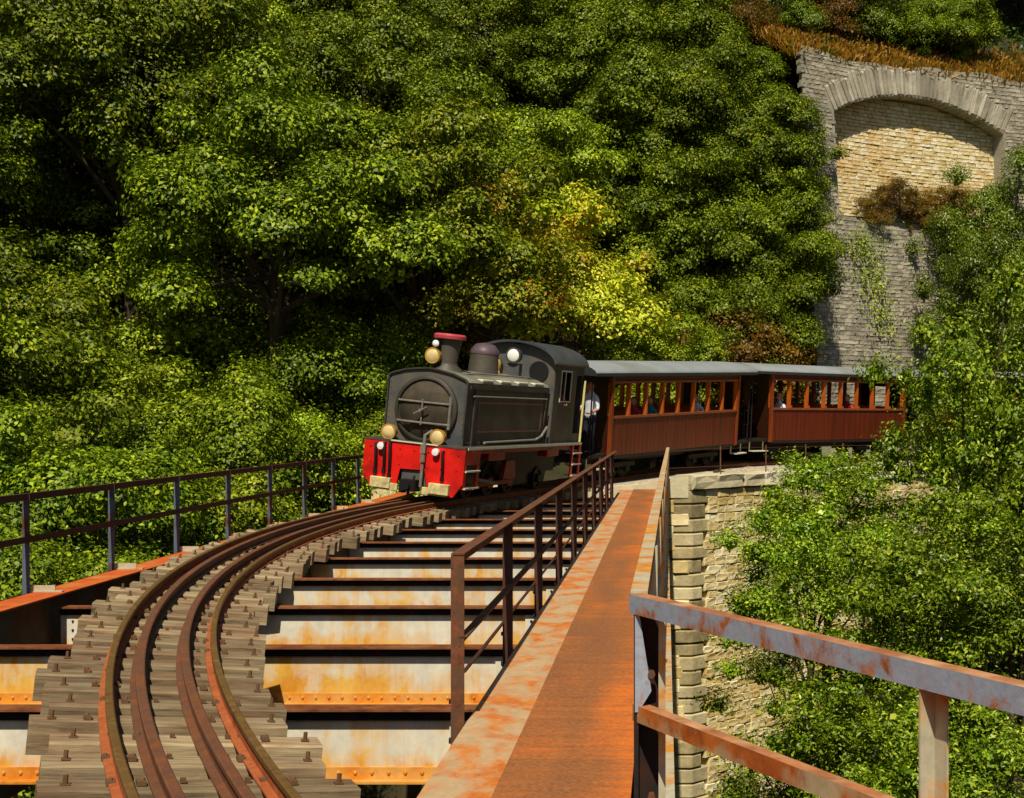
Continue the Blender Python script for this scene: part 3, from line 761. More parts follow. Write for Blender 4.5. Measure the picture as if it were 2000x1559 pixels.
def seated(mw, shirt, hair, label, arm=1, group=None):
    J = {'pelvis': (0,0,.1), 'belly': (0,.02,.25), 'chest': (0,.03,.45), 'neck0': (0,.03,.6), 'neck': (0,.04,.69), 'head': (0,.05,.76)}
    Rr = {'pelvis': (.15,.12), 'belly': (.15,.11), 'chest': (.17,.115), 'neck0': .075, 'neck': .05, 'head': .05}
    E = [('pelvis','belly'),('belly','chest'),('chest','neck0'),('neck0','neck'),('neck','head')]
    Z = {e: shirt for e in E[:3]}; Z[E[3]] = Z[E[4]] = 'skin'; hands = []
    for s, n in ((-1, 'l'), (1, 'r')):
        out = abs(arm) if s == (1 if arm >= 0 else -1) else 0
        for k, p, r_ in (('sh', (s*.19, .02, .54), .06), ('el', (s*(.27+.05*out), .14, .3+.08*out), .045), ('wr', (s*(.2+.2*out), .34, .3+.1*out), .03), ('pa', (s*(.19+.2*out), .41, .3+.1*out), .034),
                         ('hip', (s*.1, .06, .09), .09), ('kn', (s*.12, .46, .1), .065), ('an', (s*.12, .5, -.32), .045), ('toe', (s*.13, .64, -.38), .035)):
            J[k+n] = p; Rr[k+n] = r_
        for a, b, z in (('neck0','sh'+n,shirt),('sh'+n,'el'+n,shirt),('el'+n,'wr'+n,'skin'),('wr'+n,'pa'+n,'skin'),('pelvis','hip'+n,'trousers_navy'),('hip'+n,'kn'+n,'trousers_navy'),('kn'+n,'an'+n,'trousers_navy'),('an'+n,'toe'+n,'black_iron')):
            E.append((a, b)); Z[(a, b)] = z
        hands.append((J['pa'+n], (0, 1, 0), (0, 0, -1)))
    return person('person', label, 'person', mw, J, E, Rr, Z, ((0,.06,.81), (.2,1,0)), hair, group, hands)

# ------------------------------------------------------------------ locomotive
def make_loco():
    MW = vehicle(9.65); root = tag(empty('steam_locomotive', mw=MW), 'black and grey steam locomotive with a bright red front plate and flared chimney', 'locomotive')
    def B(m, n, mat, p=None, **k): return m.build(n, mat, p or root, **k)
    F = -3.45
    # front plate with coupling notch
    hw = 1.07
    poly = [(-hw,.5),(-.88,.2),(-.33,.2),(-.27,.6),(.25,.62),(.36,.2),(.88,.16),(hw,.44),(hw,1.1),(-hw,1.1)]
    m = MB(); m.extr(poly, F, F+.04); pl = B(m, 'front_plate', 'loco_red')
    m = MB()
    for x in (-.93, -.6, -.3, 0, .3, .6, .93): m.ball((x, F-.004, .98), .018, 6, 4); m.ball((x*.98, F-.004, .68), .014, 6, 4)
    B(m, 'rivets', 'loco_red_shade', pl)['kind'] = 'stuff'
    m = MB(); m.extr([(-.26,.24),(.3,.24),(.22,.6),(-.24,.58)], F+.05, F+.3); B(m, 'coupling_pocket', 'loco_grey')
    m = MB(); m.box(-.14, .16, F-.22, F+.1, .2, .42); m.tube([(.02, F-.3, .3), (.02, F, .3)], .07, 10); m.box(-.2, -.1, F-.12, F, .15, .34); m.tube([(.1, F-.1, .5), (.06, F-.2, .3), (.04, F-.2, .12)], .03, 8); B(m, 'coupler', 'black_iron')
    for a, b in ((-.84, -.42), (.4, .82)):
        m = MB(); m.box(a, b, F-.1, F-.002, .19, .4); m.box(a+.04 if a < 0 else a-.15, b+.15 if a < 0 else b-.04, F-.06, F-.003, .16, .3)
        B(m, 'buffer_block', 'buffer_cream', bevel=.01)
    # hoses, pipes, little lamps on the plate
    for x, z0, d in ((-.8, 1.04, .5), (-.5, 1.1, .62), (.62, 1.02, .48), (-.62, 1.06, .5)):
        m = MB(); m.tube([(x, F+.02, z0), (x, F-.06, z0), (x+.02, F-.09, z0-.12), (x+.03, F-.07, z0-d*.7), (x+.02, F-.03, z0-d)], .026, 8)
        m.tube([(x+.02, F-.03, z0-d), (x+.02, F-.03, z0-d-.09)], .04, 8); B(m, 'brake_hose', 'black_iron', smooth=True)
    m = MB(); m.tube([(.22, F-.06, .3), (.22, F-.06, 1.3), (.24, F+.2, 1.38)], .03, 8); m.box(.17, .27, F-.1, F-.02, .95, 1.12); m.tube([(.22, F-.07, .78), (.22, F-.07, .92)], .05, 8); B(m, 'valve_pipe', 'pipe_grey', smooth=True)
    for x in (-.68, .48):
        m = MB(); m.lathe([(.06, 0), (.075, .04), (.07, .09), (.0001, .1)], (x, F-.01, 1.0), 'y', 14)
        for i, v in enumerate(m.v): m.v[i] = (v[0], 2*(F-.01)-v[1], v[2])
        B(m, 'marker_lamp', 'lamp_white', smooth=True)
    # running board
    m = MB(); m.box(-1.07, 1.07, F-.01, 3.3, 1.102, 1.14); rb = B(m, 'running_board', 'loco_dark')
    m = MB(); m.box(1.071, 1.085, F+.1, 3.2, 1.09, 1.14); m.box(-.5, .5, F-.03, F-.011, 1.115, 1.14); B(m, 'board_edge', 'edge_white', rb)
    # hood with side tanks
    sec = [(-.84,1.141),(.84,1.141),(.84,2.38),(.79,2.43),(.52,2.52),(.22,2.57),(0,2.59),(-.22,2.57),(-.52,2.52),(-.79,2.43),(-.84,2.38)]
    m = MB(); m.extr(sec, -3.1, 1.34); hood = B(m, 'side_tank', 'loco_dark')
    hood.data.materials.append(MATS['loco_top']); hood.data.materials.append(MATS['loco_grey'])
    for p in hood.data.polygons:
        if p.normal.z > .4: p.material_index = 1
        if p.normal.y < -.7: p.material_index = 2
    # front rim, ribs, lining, filler lids, rivets strip
    m = MB(); n = len(sec)
    for i in range(1, n-1+1):
        a, b = sec[i], sec[(i+1) % n]
        if a[1] < 1.2 and b[1] < 1.2: continue
        m.bar((a[0], -3.12, a[1]), (b[0], -3.12, b[1]), .03, .05, (0, 1, 0))
    B(m, 'front_rim', 'loco_dark', hood)
    for y in (-2.72, 1.2):
        m = MB(); m.box(.84, .865, y-.04, y+.04, 1.142, 2.34); B(m, 'rib', 'loco_dark', hood)
    m = MB(); y0, y1, z0, z1 = -2.5, 1.0, 1.4, 1.98
    m.box(.84, .846, y0, y1, z0, z0+.03); m.box(.84, .846, y0, y1, z1, z1+.03); m.box(.84, .846, y0, y0+.03, z0+.03, z1); m.box(.84, .846, y1-.03, y1, z0+.03, z1)
    B(m, 'lining', 'lining_red', hood)
    m = MB(); m.box(.84, .87, -3.0, 1.3, 2.26, 2.33); B(m, 'tank_ledge', 'loco_dark', hood)
    for k in range(4):
        y = -2.4+k*.95; m = MB(); m.box(.66, .84, y, y+.55, 2.4, 2.46); B(m, 'lid', 'edge_white', hood, bevel=.015)
    m = MB(); m.tube([(.9, -2.9, 2.12), (.9, 1.1, 2.12)], .016, 8)
    for y in (-2.8, -1.5, -.2, 1.0): m.tube([(.84, y, 2.12), (.9, y, 2.12)], .012, 6)
    B(m, 'tank_handrail', 'pipe_grey', hood)
    m = MB(); m.tube([(.9, -2.2, 1.2), (.9, .6, 1.22), (.92, .9, 1.3), (.92, 1.2, 1.5)], .028, 8); B(m, 'feed_pipe', 'pipe_grey', hood)
    m = MB()
    for k in range(38):
        y = -3.0+k*.115; m.ball((.842, y, 2.22), .012, 6, 4); m.ball((.842, y, 1.2), .012, 6, 4)
    for k in range(10):
        for x in (-.79, .79): m.ball((x, -3.102, 1.22+k*.115), .012, 6, 4)
    B(m, 'rivets', 'loco_grey', hood)['kind'] = 'stuff'
    # smokebox door
    zc = 1.78
    m = MB(); m.lathe([(.66, 0), (.66, .07), (.62, .1), (.59, .1), (.58, .06)], (0, 0, 0), 'y', 40)
    m.v = [(v[0]+.02, -3.1-v[1], v[2]+zc) for v in m.v]; B(m, 'smokebox_rim', 'smokebox_rim', smooth=True)
    m = MB(); m.lathe([(.58, .05), (.5, .1), (.36, .16), (.18, .19), (.001, .2)], (0, 0, 0), 'y', 40)
    m.v = [(v[0]+.02, -3.1-v[1], v[2]+zc) for v in m.v]; dr = B(m, 'smokebox_door', 'smokebox', smooth=True)
    m = MB()
    for z in (-.26, .14): m.tube([(-.55, -3.2, zc+z), (-.3, -3.29, zc+z), (0.02, -3.32, zc+z), (.3, -3.29, zc+z), (.58, -3.2, zc+z)], .02, 6)
    m.tube([(.02, -3.33, zc-.3), (.02, -3.33, zc+.2)], .018, 6); m.tube([(.02, -3.32, zc-.02), (.02, -3.42, zc-.02)], .03, 8); m.tube([(-.12, -3.4, zc-.1), (.16, -3.4, zc+.06)], .014, 6)
    m.tube([(.55, -3.2, zc-.35), (.55, -3.2, zc+.3)], .03, 6)
    B(m, 'door_strap', 'pipe_grey', dr, smooth=True)
    # chimney, dome, fittings
    cy = -2.35
    m = MB(); m.lathe([(.34,2.45),(.3,2.6),(.2,2.68),(.19,2.72),(.24,3.2),(.26,3.2)], (.02, cy, 0), 'z', 28); ch = B(m, 'chimney', 'loco_dark', smooth=True)
    m = MB(); m.lathe([(.24,3.19),(.32,3.2),(.325,3.26),(.29,3.3),(.2,3.3),(.2,3.1),(.001,3.1)], (.02, cy, 0), 'z', 28); B(m, 'chimney_cap', 'chimney_cap', ch, smooth=True)
    m = MB(); m.lathe([(.36,2.45),(.32,2.6),(.3,2.95),(.27,3.08),(.18,3.17),(.06,3.2),(.001,3.2)], (.05, -.62, 0), 'z', 28); B(m, 'dome', 'loco_dark', smooth=True)
    m = MB(); m.lathe([(.305,2.96),(.31,2.99),(.29,3.06),(.2,3.17),(.001,3.21)], (.05, -.62, .012), 'z', 28); B(m, 'dome_cap', 'dome_purple', smooth=True)
    def lamp(n, c, r_, lens, body, depth=.16):
        m = MB(); m.lathe([(r_*.55, depth), (r_*.98, depth*.7), (r_*1.05, 0), (r_*1.08, -.02), (r_*.9, -.022)], (0,0,0), 'y', 20)
        m.v = [(v[0]+c[0], v[1]+c[1], v[2]+c[2]) for v in m.v]; o = B(m, n, body, smooth=True)
        m = MB(); m.lathe([(r_*.9, -.015), (r_*.7, -.035), (r_*.3, -.05), (.0005, -.052)], (0,0,0), 'y', 20)
        m.v = [(v[0]+c[0], v[1]+c[1], v[2]+c[2]) for v in m.v]; B(m, 'lens', lens, o, smooth=True); return o
    h = lamp('headlamp', (-.17, cy-.32, 2.84), .15, 'lamp_cream', 'brass')
    m = MB(); m.tube([(-.17, cy-.24, 2.5), (-.17, cy-.24, 2.72)], .03, 8); m.box(-.27, -.07, cy-.3, cy-.15, 2.66, 2.69); B(m, 'bracket', 'black_iron', h)
    lamp('signal_lamp', (-.13, cy-.3, 3.08), .085, 'lamp_white', 'black_iron', .1)
    for x in (-.62, .42):
        lp = lamp('lower_headlamp', (x, F+.08, 1.28), .145, 'lamp_cream', 'brass')
        m = MB(); m.tube([(x, F+.12, 1.09), (x, F+.12, 1.18)], .04, 8); B(m, 'bracket', 'black_iron', lp)
    lp = lamp('cab_lamp', (.2, .62, 3.02), .165, 'lamp_white', 'loco_dark', .2)
    m = MB(); m.box(.06, .34, .66, .85, 2.5, 2.85); B(m, 'lamp_box', 'loco_grey', lp)
    m = MB(); m.lathe([(.05,2.55),(.05,2.62),(.03,2.66),(.05,2.72),(.06,2.84),(.02,2.9),(.001,2.9)], (-.02, .35, 0), 'z', 14); B(m, 'whistle', 'brass', smooth=True)
    m = MB(); m.tube([(.5, -2.9, 2.5), (.5, -2.0, 2.56), (.5, .8, 2.56), (.5, 1.3, 2.5)], .02, 8); B(m, 'handrail', 'pipe_grey')
    m = MB(); m.tube([(-.8, -3.05, 2.36), (-1.05, -3.05, 2.42), (-1.12, -3.0, 2.42)], .018, 6); B(m, 'mirror_arm', 'black_iron')
    # cab
    ce, cs = 3.28, 1.36
    # front wall with two round windows: built as a ring of quads round each opening
    def holed(y, mat, n):
        m = MB()
        for sx in (-1, 1):
            c = (sx*.55, 2.72); r_ = .19; k = 24; half = []
            outer = []
            for i in range(k):
                a = 2*math.pi*i/k; dx, dz = math.cos(a), math.sin(a)
                # outer limit: half panel from centre line to cab side, bottom 1.1, arched top
                tmax = 9
                if dx*sx < -1e-6: tmax = min(tmax, .55/abs(dx))
                if dx*sx > 1e-6: tmax = min(tmax, .4/abs(dx))
                if dz < -1e-6: tmax = min(tmax, (c[1]-1.101)/-dz)
                if dz > 1e-6:
                    t_ = 0
                    while t_ < 1.2:
                        x, z = c[0]+dx*t_, c[1]+dz*t_; lim = 2.86+.46*math.sqrt(max(0, 1-min(1, (x/1.0)**2)))
                        if z > lim: break
                        t_ += .01
                    tmax = min(tmax, t_)
                outer.append((c[0]+dx*tmax, c[1]+dz*tmax)); half.append((c[0]+dx*r_, c[1]+dz*r_))
            vs = [(p[0], y, p[1]) for p in half] + [(p[0], y, p[1]) for p in outer] + [(p[0], y+.03, p[1]) for p in half]
            m.add(vs, [(i, (i+1) % k, (i+1) % k + k, i+k) for i in range(k)] + [(i, (i+1) % k, (i+1) % k + 2*k, i+2*k) for i in range(k)])
            for q in ((sx*.95, 1.101), ): pass
        o = B(m, n, mat)
        for sx in (-1, 1):
            m = MB(); m.lathe([(.19, 0), (.23, 0), (.23, -.03), (.19, -.03)], (sx*.55, y, 2.72), 'y', 24); B(m, 'window_ring', 'black_iron', o)
        return o
    holed(cs, 'loco_grey', 'cab_front')
    m = MB(); m.box(-.95, .95, cs+.002, cs+.02, 1.141, 2.45); B(m, 'cab_front_panel', 'loco_grey')
    for sx in (-1, 1):
        m = MB(); x0, x1 = (.93, .955) if sx > 0 else (-.955, -.93)
        m.box(x0, x1, cs-.005, 2.8, 1.141, 2.1); m.box(x0, x1, cs-.005, 1.75, 2.1, 3.0); m.box(x0, x1, 2.4, 2.8, 2.1, 3.0); m.box(x0, x1, 1.75, 2.4, 2.76, 3.0); m.box(x0, x1, 2.8, ce, 2.7, 3.0); m.box(x0, x1, 2.8, ce, 1.141, 1.35)
        sd_ = B(m, 'cab_side', 'loco_dark')
        m = MB(); xf0, xf1 = (.955, .97) if sx > 0 else (-.97, -.955)
        m.box(xf0, xf1, 1.72, 1.76, 2.07, 2.8); m.box(xf0, xf1, 2.39, 2.43, 2.07, 2.8); m.box(xf0, xf1, 1.76, 2.39, 2.07, 2.1); m.box(xf0, xf1, 1.76, 2.39, 2.76, 2.8); m.box(xf0, xf1, 2.0, 2.03, 2.1, 2.76)
        B(m, 'window_frame', 'edge_white', sd_)
        m = MB(); m.tube([(sx*1.02, 3.2, 1.15), (sx*1.02, 3.2, 2.6)], .028, 8); B(m, 'grab_rail', 'pipe_yellow', smooth=True)
    m = MB(); m.box(-.93, .93, ce-.03, ce, 1.141, 1.95); m.box(-.93, -.5, ce-.03, ce, 1.95, 2.98); m.box(.5, .93, ce-.03, ce, 1.95, 2.98); m.box(-.5, .5, ce-.03, ce, 2.7, 3.15); B(m, 'cab_rear', 'loco_dark')
    outer = [(1.04*math.sin(R(-84+12*i)), 2.9+.48*math.cos(R(-84+12*i))) for i in range(15)]
    inner = [(.99*math.sin(R(-84+12*i)), 2.86+.47*math.cos(R(-84+12*i))) for i in range(15)]
    m = MB(); m.extr(outer + inner[::-1], cs-.18, ce+.08); B(m, 'cab_roof', 'cab_roof', smooth=True)
    m = MB(); m.box(-.7, .7, 1.4, 1.7, 1.142, 1.9); B(m, 'boiler_back', 'black_iron')
    # frames, wheels, rods, cylinders, steps
    for x in (-.33, .33):
        m = MB(); m.box(x-.02, x+.02, F+.1, 3.4, .4, 1.05); B(m, 'frame', 'black_wheel')
    m = MB(); m.box(-.7, .7, F+.3, 3.2, .95, 1.06); B(m, 'underframe', 'black_iron')
    for sx in (-1, 1):
        a, b = sorted((sx*.98, sx*1.02)); m = MB(); m.box(a, b, F+.8, 2.6, 1.0, 1.1); B(m, 'valance', 'loco_red_shade')
    m = MB(); m.extr([(.75, .6), (3.1, .6), (2.95, .14), (.9, .14)], -.3, .3, 'x'); m.box(-.28, .28, -2.2, .75, .2, .55); B(m, 'ash_pan', 'black_iron')
    for y in (-1.7, -.6, .5, 2.3):
        r_ = .36 if y < 1 else .26
        for sx in (-1, 1):
            m = MB(); m.lathe([(.06, -.07), (r_*.8, -.05), (r_+.03, -.04), (r_+.03, -.02), (r_, -.02), (r_, .05), (r_*.82, .05), (r_*.8, .02), (.1, .02), (.09, .1), (.0005, .1)], (0,0,0), 'x', 28)
            m.v = [(sx*(abs(v[0]) if False else v[0])+sx*.34, v[1]+y, v[2]+r_) for v in m.v]
            wh = B(m, 'wheel', 'black_wheel', smooth=True)
            if y < 1:
                m = MB(); m.box(min(sx*.38, sx*.45), max(sx*.38, sx*.45), y-.12, y+.12, r_-.2, r_+.02); B(m, 'crank', 'loco_red_shade', wh)
    for sx in (-1, 1):
        m = MB(); m.bar((sx*.47, -1.75, .27), (sx*.47, .55, .27), .04, .09); B(m, 'coupling_rod', 'loco_red_shade')
        m = MB(); m.bar((sx*.54, -2.4, .5), (sx*.54, -.6, .28), .04, .07); B(m, 'main_rod', 'pipe_grey')
        m = MB(); m.tube([(sx*.62, -3.0, .52), (sx*.62, -2.3, .52)], .22, 20); m.box(sx*.62-.18, sx*.62+.18, -2.95, -2.35, .62, .98); B(m, 'cylinder', 'black_wheel', smooth=True)
        for y, w2 in ((-2.1, .85), (1.2, .75)):
            m = MB(); a, b = sorted((sx*.75, sx*.99)); m.box(a, b, y, y+w2, .84, 1.03); B(m, 'tool_box', 'loco_red_shade', bevel=.02)
        m = MB(); a, b = sorted((sx*.5, sx*.6)); m.extr([(-.3, .35), (.4, .35), (.3, .75), (-.2, .75)], a, b, 'x'); B(m, 'motion_bracket', 'loco_red_shade')
        # front step
        a, b = sorted((sx*1.02, sx*1.06))
        m = MB(); m.box(a, b, F+.041, F+.14, .33, 1.1); m.box(a, b, F+.62, F+.76, .33, 1.1); m.box(a, b, F+.14, F+.62, .8, 1.1); st = B(m, 'front_step', 'loco_red')
        m = MB(); a2, b2 = sorted((sx*.88, sx*1.1)); m.box(a2, b2, F+.06, F+.74, .33, .36); m.box(a2, b2, F+.06, F+.74, .66, .69); B(m, 'tread', 'edge_white', st)
        # cab ladder
        m = MB()
        for y in (2.7, 3.2): m.box(a, b, y-.05, y+.05, .34, 1.1)
        la = B(m, 'cab_ladder', 'loco_red')
        m = MB()
        for z in (.36, .62, .88): m.box(a2, b2, 2.67, 3.24, z, z+.03)
        B(m, 'tread', 'edge_white', la)
    m = MB(); m.box(.36, .76, 2.35, 2.7, 1.56, 1.62); m.box(.5, .6, 2.48, 2.58, 1.142, 1.56); B(m, 'driver_seat', 'black_iron')
    seated(MW @ Matrix.Translation((.56, 2.55, 1.62)) @ Matrix.Rotation(R(180), 4, 'Z'), 'shirt_pink', 'hair_dark', 'person in pinkish red shirt at the locomotive cab window', -1)
make_loco()

# ------------------------------------------------------------------ coaches
def coach_parts():
    root = empty('passenger_coach')
    def B(m, n, mat, p=None, **k): return m.build(n, mat, p or root, **k)
    L, W = 3.4, .95
    m = MB(); m.box(-W+.04, W-.04, -4.3, 4.3, .66, .74); B(m, 'floor', 'coach_under')
    for sx in (-1, 1):
        # lower side of upright boards
        n = 34; bw = 2*L/n
        m = MB(); a, b = sorted((sx*(W-.03), sx*(W-.008))); m.box(a, b, -L, L, .68, 1.62); sp = B(m, 'side_panel', 'coach_brown')
        for k in range(n):
            m = MB(); a, b = sorted((sx*(W-.008), sx*(W+.004))); y = -L+k*bw; m.box(a, b, y+.006, y+bw-.006, .685, 1.61)
            link('board', m.mesh('board', 'coach_brown'), sp)
        m = MB(); a, b = sorted((sx*(W-.06), sx*(W+.04))); m.box(a, b, -L, L, 1.62, 1.68); B(m, 'sill', 'coach_trim')
        m = MB(); a, b = sorted((sx*(W-.05), sx*(W+.004))); m.box(a, b, -L, L, 2.5, 2.7); B(m, 'cornice', 'coach_brown')
        m = MB(); a, b = sorted((sx*(W+.004), sx*(W+.03))); m.box(a, b, -L, L, 2.5, 2.56); B(m, 'cornice_trim', 'coach_trim')
        for k in range(9):
            y = -L+.03+k*(2*L-.06)/8; m = MB(); a, b = sorted((sx*(W-.12), sx*(W-.002))); m.box(a, b, y-.035, y+.035, 1.68, 2.5); B(m, 'window_post', 'coach_orange')
        m = MB(); m.box(sx*.3-.05, sx*.3+.05, -4.2, 4.2, .42, .66); B(m, 'sole_bar', 'coach_under')
        m = MB(); a, b = sorted((sx*(W-.1), sx*(W+.0))); m.box(a, b, -L, L, .6, .68); B(m, 'lower_sill', 'coach_under')
    for e in (-1, 1):
        y = e*L
        # end wall with doorway
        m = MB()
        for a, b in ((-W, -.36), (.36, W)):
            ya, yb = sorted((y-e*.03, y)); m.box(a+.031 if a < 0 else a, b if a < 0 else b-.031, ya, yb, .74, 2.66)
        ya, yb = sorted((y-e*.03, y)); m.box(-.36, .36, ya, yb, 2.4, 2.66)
        B(m, 'end_wall', 'coach_end_shaded')
        for sx in (-1, 1):
            m = MB(); m.box(sx*W-.045, sx*W+.045, y-.045, y+.045, .64, 2.68); B(m, 'corner_post', 'coach_corner')
        # platform railing, roof posts, steps
        yo = e*4.24
        for sx in (-1, 1):
            m = MB(); m.tube([(sx*(W-.05), yo, 1.62), (sx*.3, yo, 1.62)], .02, 6); m.tube([(sx*(W-.05), yo, 1.2), (sx*.3, yo, 1.2)], .01, 6)
            for x in (W-.05, .62, .3): m.tube([(sx*x, yo, .74), (sx*x, yo, 1.62)], .014, 6)
            B(m, 'platform_railing', 'black_iron')
        for sx in (-1, 1):
            m = MB(); m.tube([(sx*(W-.05), yo, .74), (sx*(W-.05), yo, 2.68)], .022, 6); B(m, 'roof_post', 'black_iron')
            a, b = sorted((sx*(W-.2), sx*(W+.02))); m = MB(); ya, yb = sorted((e*3.5, e*4.15)); m.box(a, b, ya, yb, .36, .39); m.box(a, a+.02, ya, ya+.04, .39, .7); m.box(a, a+.02, yb-.04, yb, .39, .7); B(m, 'step', 'edge_white')
        m = MB(); m.box(-.1, .1, min(e*4.3, e*4.62), max(e*4.3, e*4.62), .42, .6); m.tube([(0, e*4.45, .5), (0, e*4.7, .5)], .13, 12); B(m, 'buffer', 'black_iron')
    arc = [((W+.13)*math.sin(R(-90+15*i))/1.0, 2.76+.25*math.cos(R(-90+15*i))) for i in range(13)]
    m = MB(); m.extr(arc + [((W+.13), 2.7), (-(W+.13), 2.7)], -4.36, 4.36); rf = B(m, 'roof', 'coach_roof', smooth=True)
    m = MB(); m.box(W+.131, W+.145, -4.36, 4.36, 2.69, 2.77); m.box(-W-.145, -W-.131, -4.36, 4.36, 2.69, 2.77)
    ea = arc + [((W+.13), 2.7), (-(W+.13), 2.7)]
    m.extr(ea, -4.375, -4.361); m.extr(ea, 4.361, 4.375); B(m, 'roof_edge', 'coach_roof_edge', rf)
    # benches
    for k in range(7):
        y = -L+.85+k*.85
        for sx in (-1, 1):
            m = MB(); a, b = sorted((sx*.25, sx*.86)); m.box(a, b, y-.2, y+.2, 1.14, 1.18); m.box(a, b, y+.2, y+.235, 1.14, 1.75); m.box(a, a+.04, y-.15, y+.2, .74, 1.14); m.box(b-.04, b, y-.15, y+.2, .74, 1.14); B(m, 'bench', 'coach_orange')
    # bogies
    for e in (-1, 1):
        for y in (e*2.3-.5, e*2.3+.5):
            for sx in (-1, 1):
                m = MB(); r_ = .27; m.lathe([(.05, -.06), (r_+.03, -.04), (r_+.03, -.02), (r_, -.02), (r_, .05), (.08, .03), (.0005, .06)], (0,0,0), 'x', 22)
                m.v = [(sx*v[0]+sx*.34, v[1]+y, v[2]+r_) for v in m.v]; B(m, 'wheel', 'black_wheel', smooth=True)
        for sx in (-1, 1):
            m = MB(); m.box(sx*.5-.03, sx*.5+.03, e*2.3-.85, e*2.3+.85, .3, .42); m.box(sx*.5-.04, sx*.5+.04, e*2.3-.6, e*2.3-.4, .16, .3); m.box(sx*.5-.04, sx*.5+.04, e*2.3+.4, e*2.3+.6, .16, .3); B(m, 'bogie_frame', 'coach_under')
    return root
def copy_tree(o, parent=None):
    c = o.copy(); col.objects.link(c); c.parent = parent
    for ch in list(o.children): copy_tree(ch, c)
    return c
coach1 = coach_parts(); bpy.context.view_layer.update()
coach2 = copy_tree(coach1); coach3 = copy_tree(coach1)
for c, s, lab in ((coach1, 18.45, 'brown wooden coach with open windows coupled right behind the locomotive'),
                  (coach2, 27.35, 'brown wooden coach half hidden by the leafy trees, second behind the locomotive'),
                  (coach3, 36.3, 'brown wooden coach mostly behind foliage, last of the train')):
    c.matrix_world = vehicle(s); tag(c, lab, 'coach', 'coaches of the train')
M1, M2 = vehicle(18.45), vehicle(27.35)
standing(M1 @ Matrix.Translation((.66, -3.9, .74)) @ Matrix.Rotation(R(170), 4, 'Z'))
for MM, x, y, sh, hr, lab in ((M1, .55, -1.72, 'shirt_red', 'hair_dark', 'person in red shirt on a coach bench near the platform end'),
                              (M1, .55, -.87, 'shirt_teal', 'hair_dark', 'person in teal shirt seated in the middle of the first coach'),
                              (M1, .55, 1.68, 'shirt_white', 'hair_grey', 'grey-haired person in white shirt seated in the first coach'),
                              (M2, .55, -2.57, 'shirt_white', 'hair_grey', 'grey-haired person in white shirt at first window of the second coach'),
                              (M2, .55, .83, 'shirt_red', 'hair_dark', 'person in red shirt seated mid way along the second coach')):
    seated(MM @ Matrix.Translation((x, y, 1.18)) @ Matrix.Rotation(R(180), 4, 'Z') @ Matrix.Translation((0,-.05,0)), sh, hr, lab, 0, 'passengers on the coach benches')

# ------------------------------------------------------------------ vegetation
def quads_mesh(name, V, mat, nper=4):
    """V: (n, 4, 3) leaf quads"""
    n = len(V); me = bpy.data.meshes.new(name)
    me.vertices.add(n*4); me.vertices.foreach_set('co', V.reshape(-1).astype(np.float32))
    me.loops.add(n*4); me.loops.foreach_set('vertex_index', np.arange(n*4, dtype=np.int32))
    me.polygons.add(n); me.polygons.foreach_set('loop_start', np.arange(0, n*4, 4, dtype=np.int32))
    me.update(calc_edges=True); me.materials.append(MATS[mat]); return me
def unit(a): return a/np.maximum(1e-6, np.linalg.norm(a, axis=1, keepdims=True))
def leaves(P, N, size, aspect=.5, rg=rng, jitter=.35):
    n = len(P); rnd = unit(rg.normal(size=(n, 3))); T = unit(np.cross(N, rnd)); S = np.cross(N, T)
    s = (size*(1+jitter*rg.uniform(-1, 1, n)))[:, None]
    a = P - T*s*.5; c = P + T*s*.5 - N*s*.1; b = P + S*s*aspect*.5 + N*s*.12; d = P - S*s*aspect*.5 + N*s*.12
    return np.stack([a, b, c, d], 1)
def lobe_leaves(lobes, per_m2, size, cl_n=9, cl_r=.26, aspect=.55, rg=rng, up=.45, thick=.22, rnd=.3):
    Ps, Ns = [], []
    C = np.array([l[0] for l in lobes]); Rr = np.array([l[1] for l in lobes])
    for i, (c, r_) in enumerate(lobes):
        r_ = np.array(r_); area = 4*math.pi*((r_[0]*r_[1])**1.6/3 + (r_[0]*r_[2])**1.6/3 + (r_[1]*r_[2])**1.6/3)**(1/1.6)
        k = int(area*per_m2/cl_n); d = unit(rg.normal(size=(k, 3)))
        d = d[(d[:, 2] > -.3)]; k = len(d)
        rad = 1.0 - thick*rg.uniform(0, 1, k)**1.5 + .10*rg.normal(size=k) 
        p = np.array(c) + d*r_*rad[:, None]
        q = np.ones(k, bool)
        for j in range(len(lobes)):
            if j != i: q &= (np.linalg.norm((p-C[j])/Rr[j], axis=1) > .8)
        p, d = p[q], d[q]; k = len(p)
        pp = np.repeat(p, cl_n, 0) + rg.normal(size=(k*cl_n, 3))*cl_r*np.array([1, 1, .7]); dd = np.repeat(d, cl_n, 0)
        nn = unit(dd*1.0 + np.array([0, 0, up]) + rg.normal(size=dd.shape)*rnd)
        Ps.append(pp); Ns.append(nn)
    P, N = np.concatenate(Ps), np.concatenate(Ns)
    return leaves(P, N, size, aspect, rg)
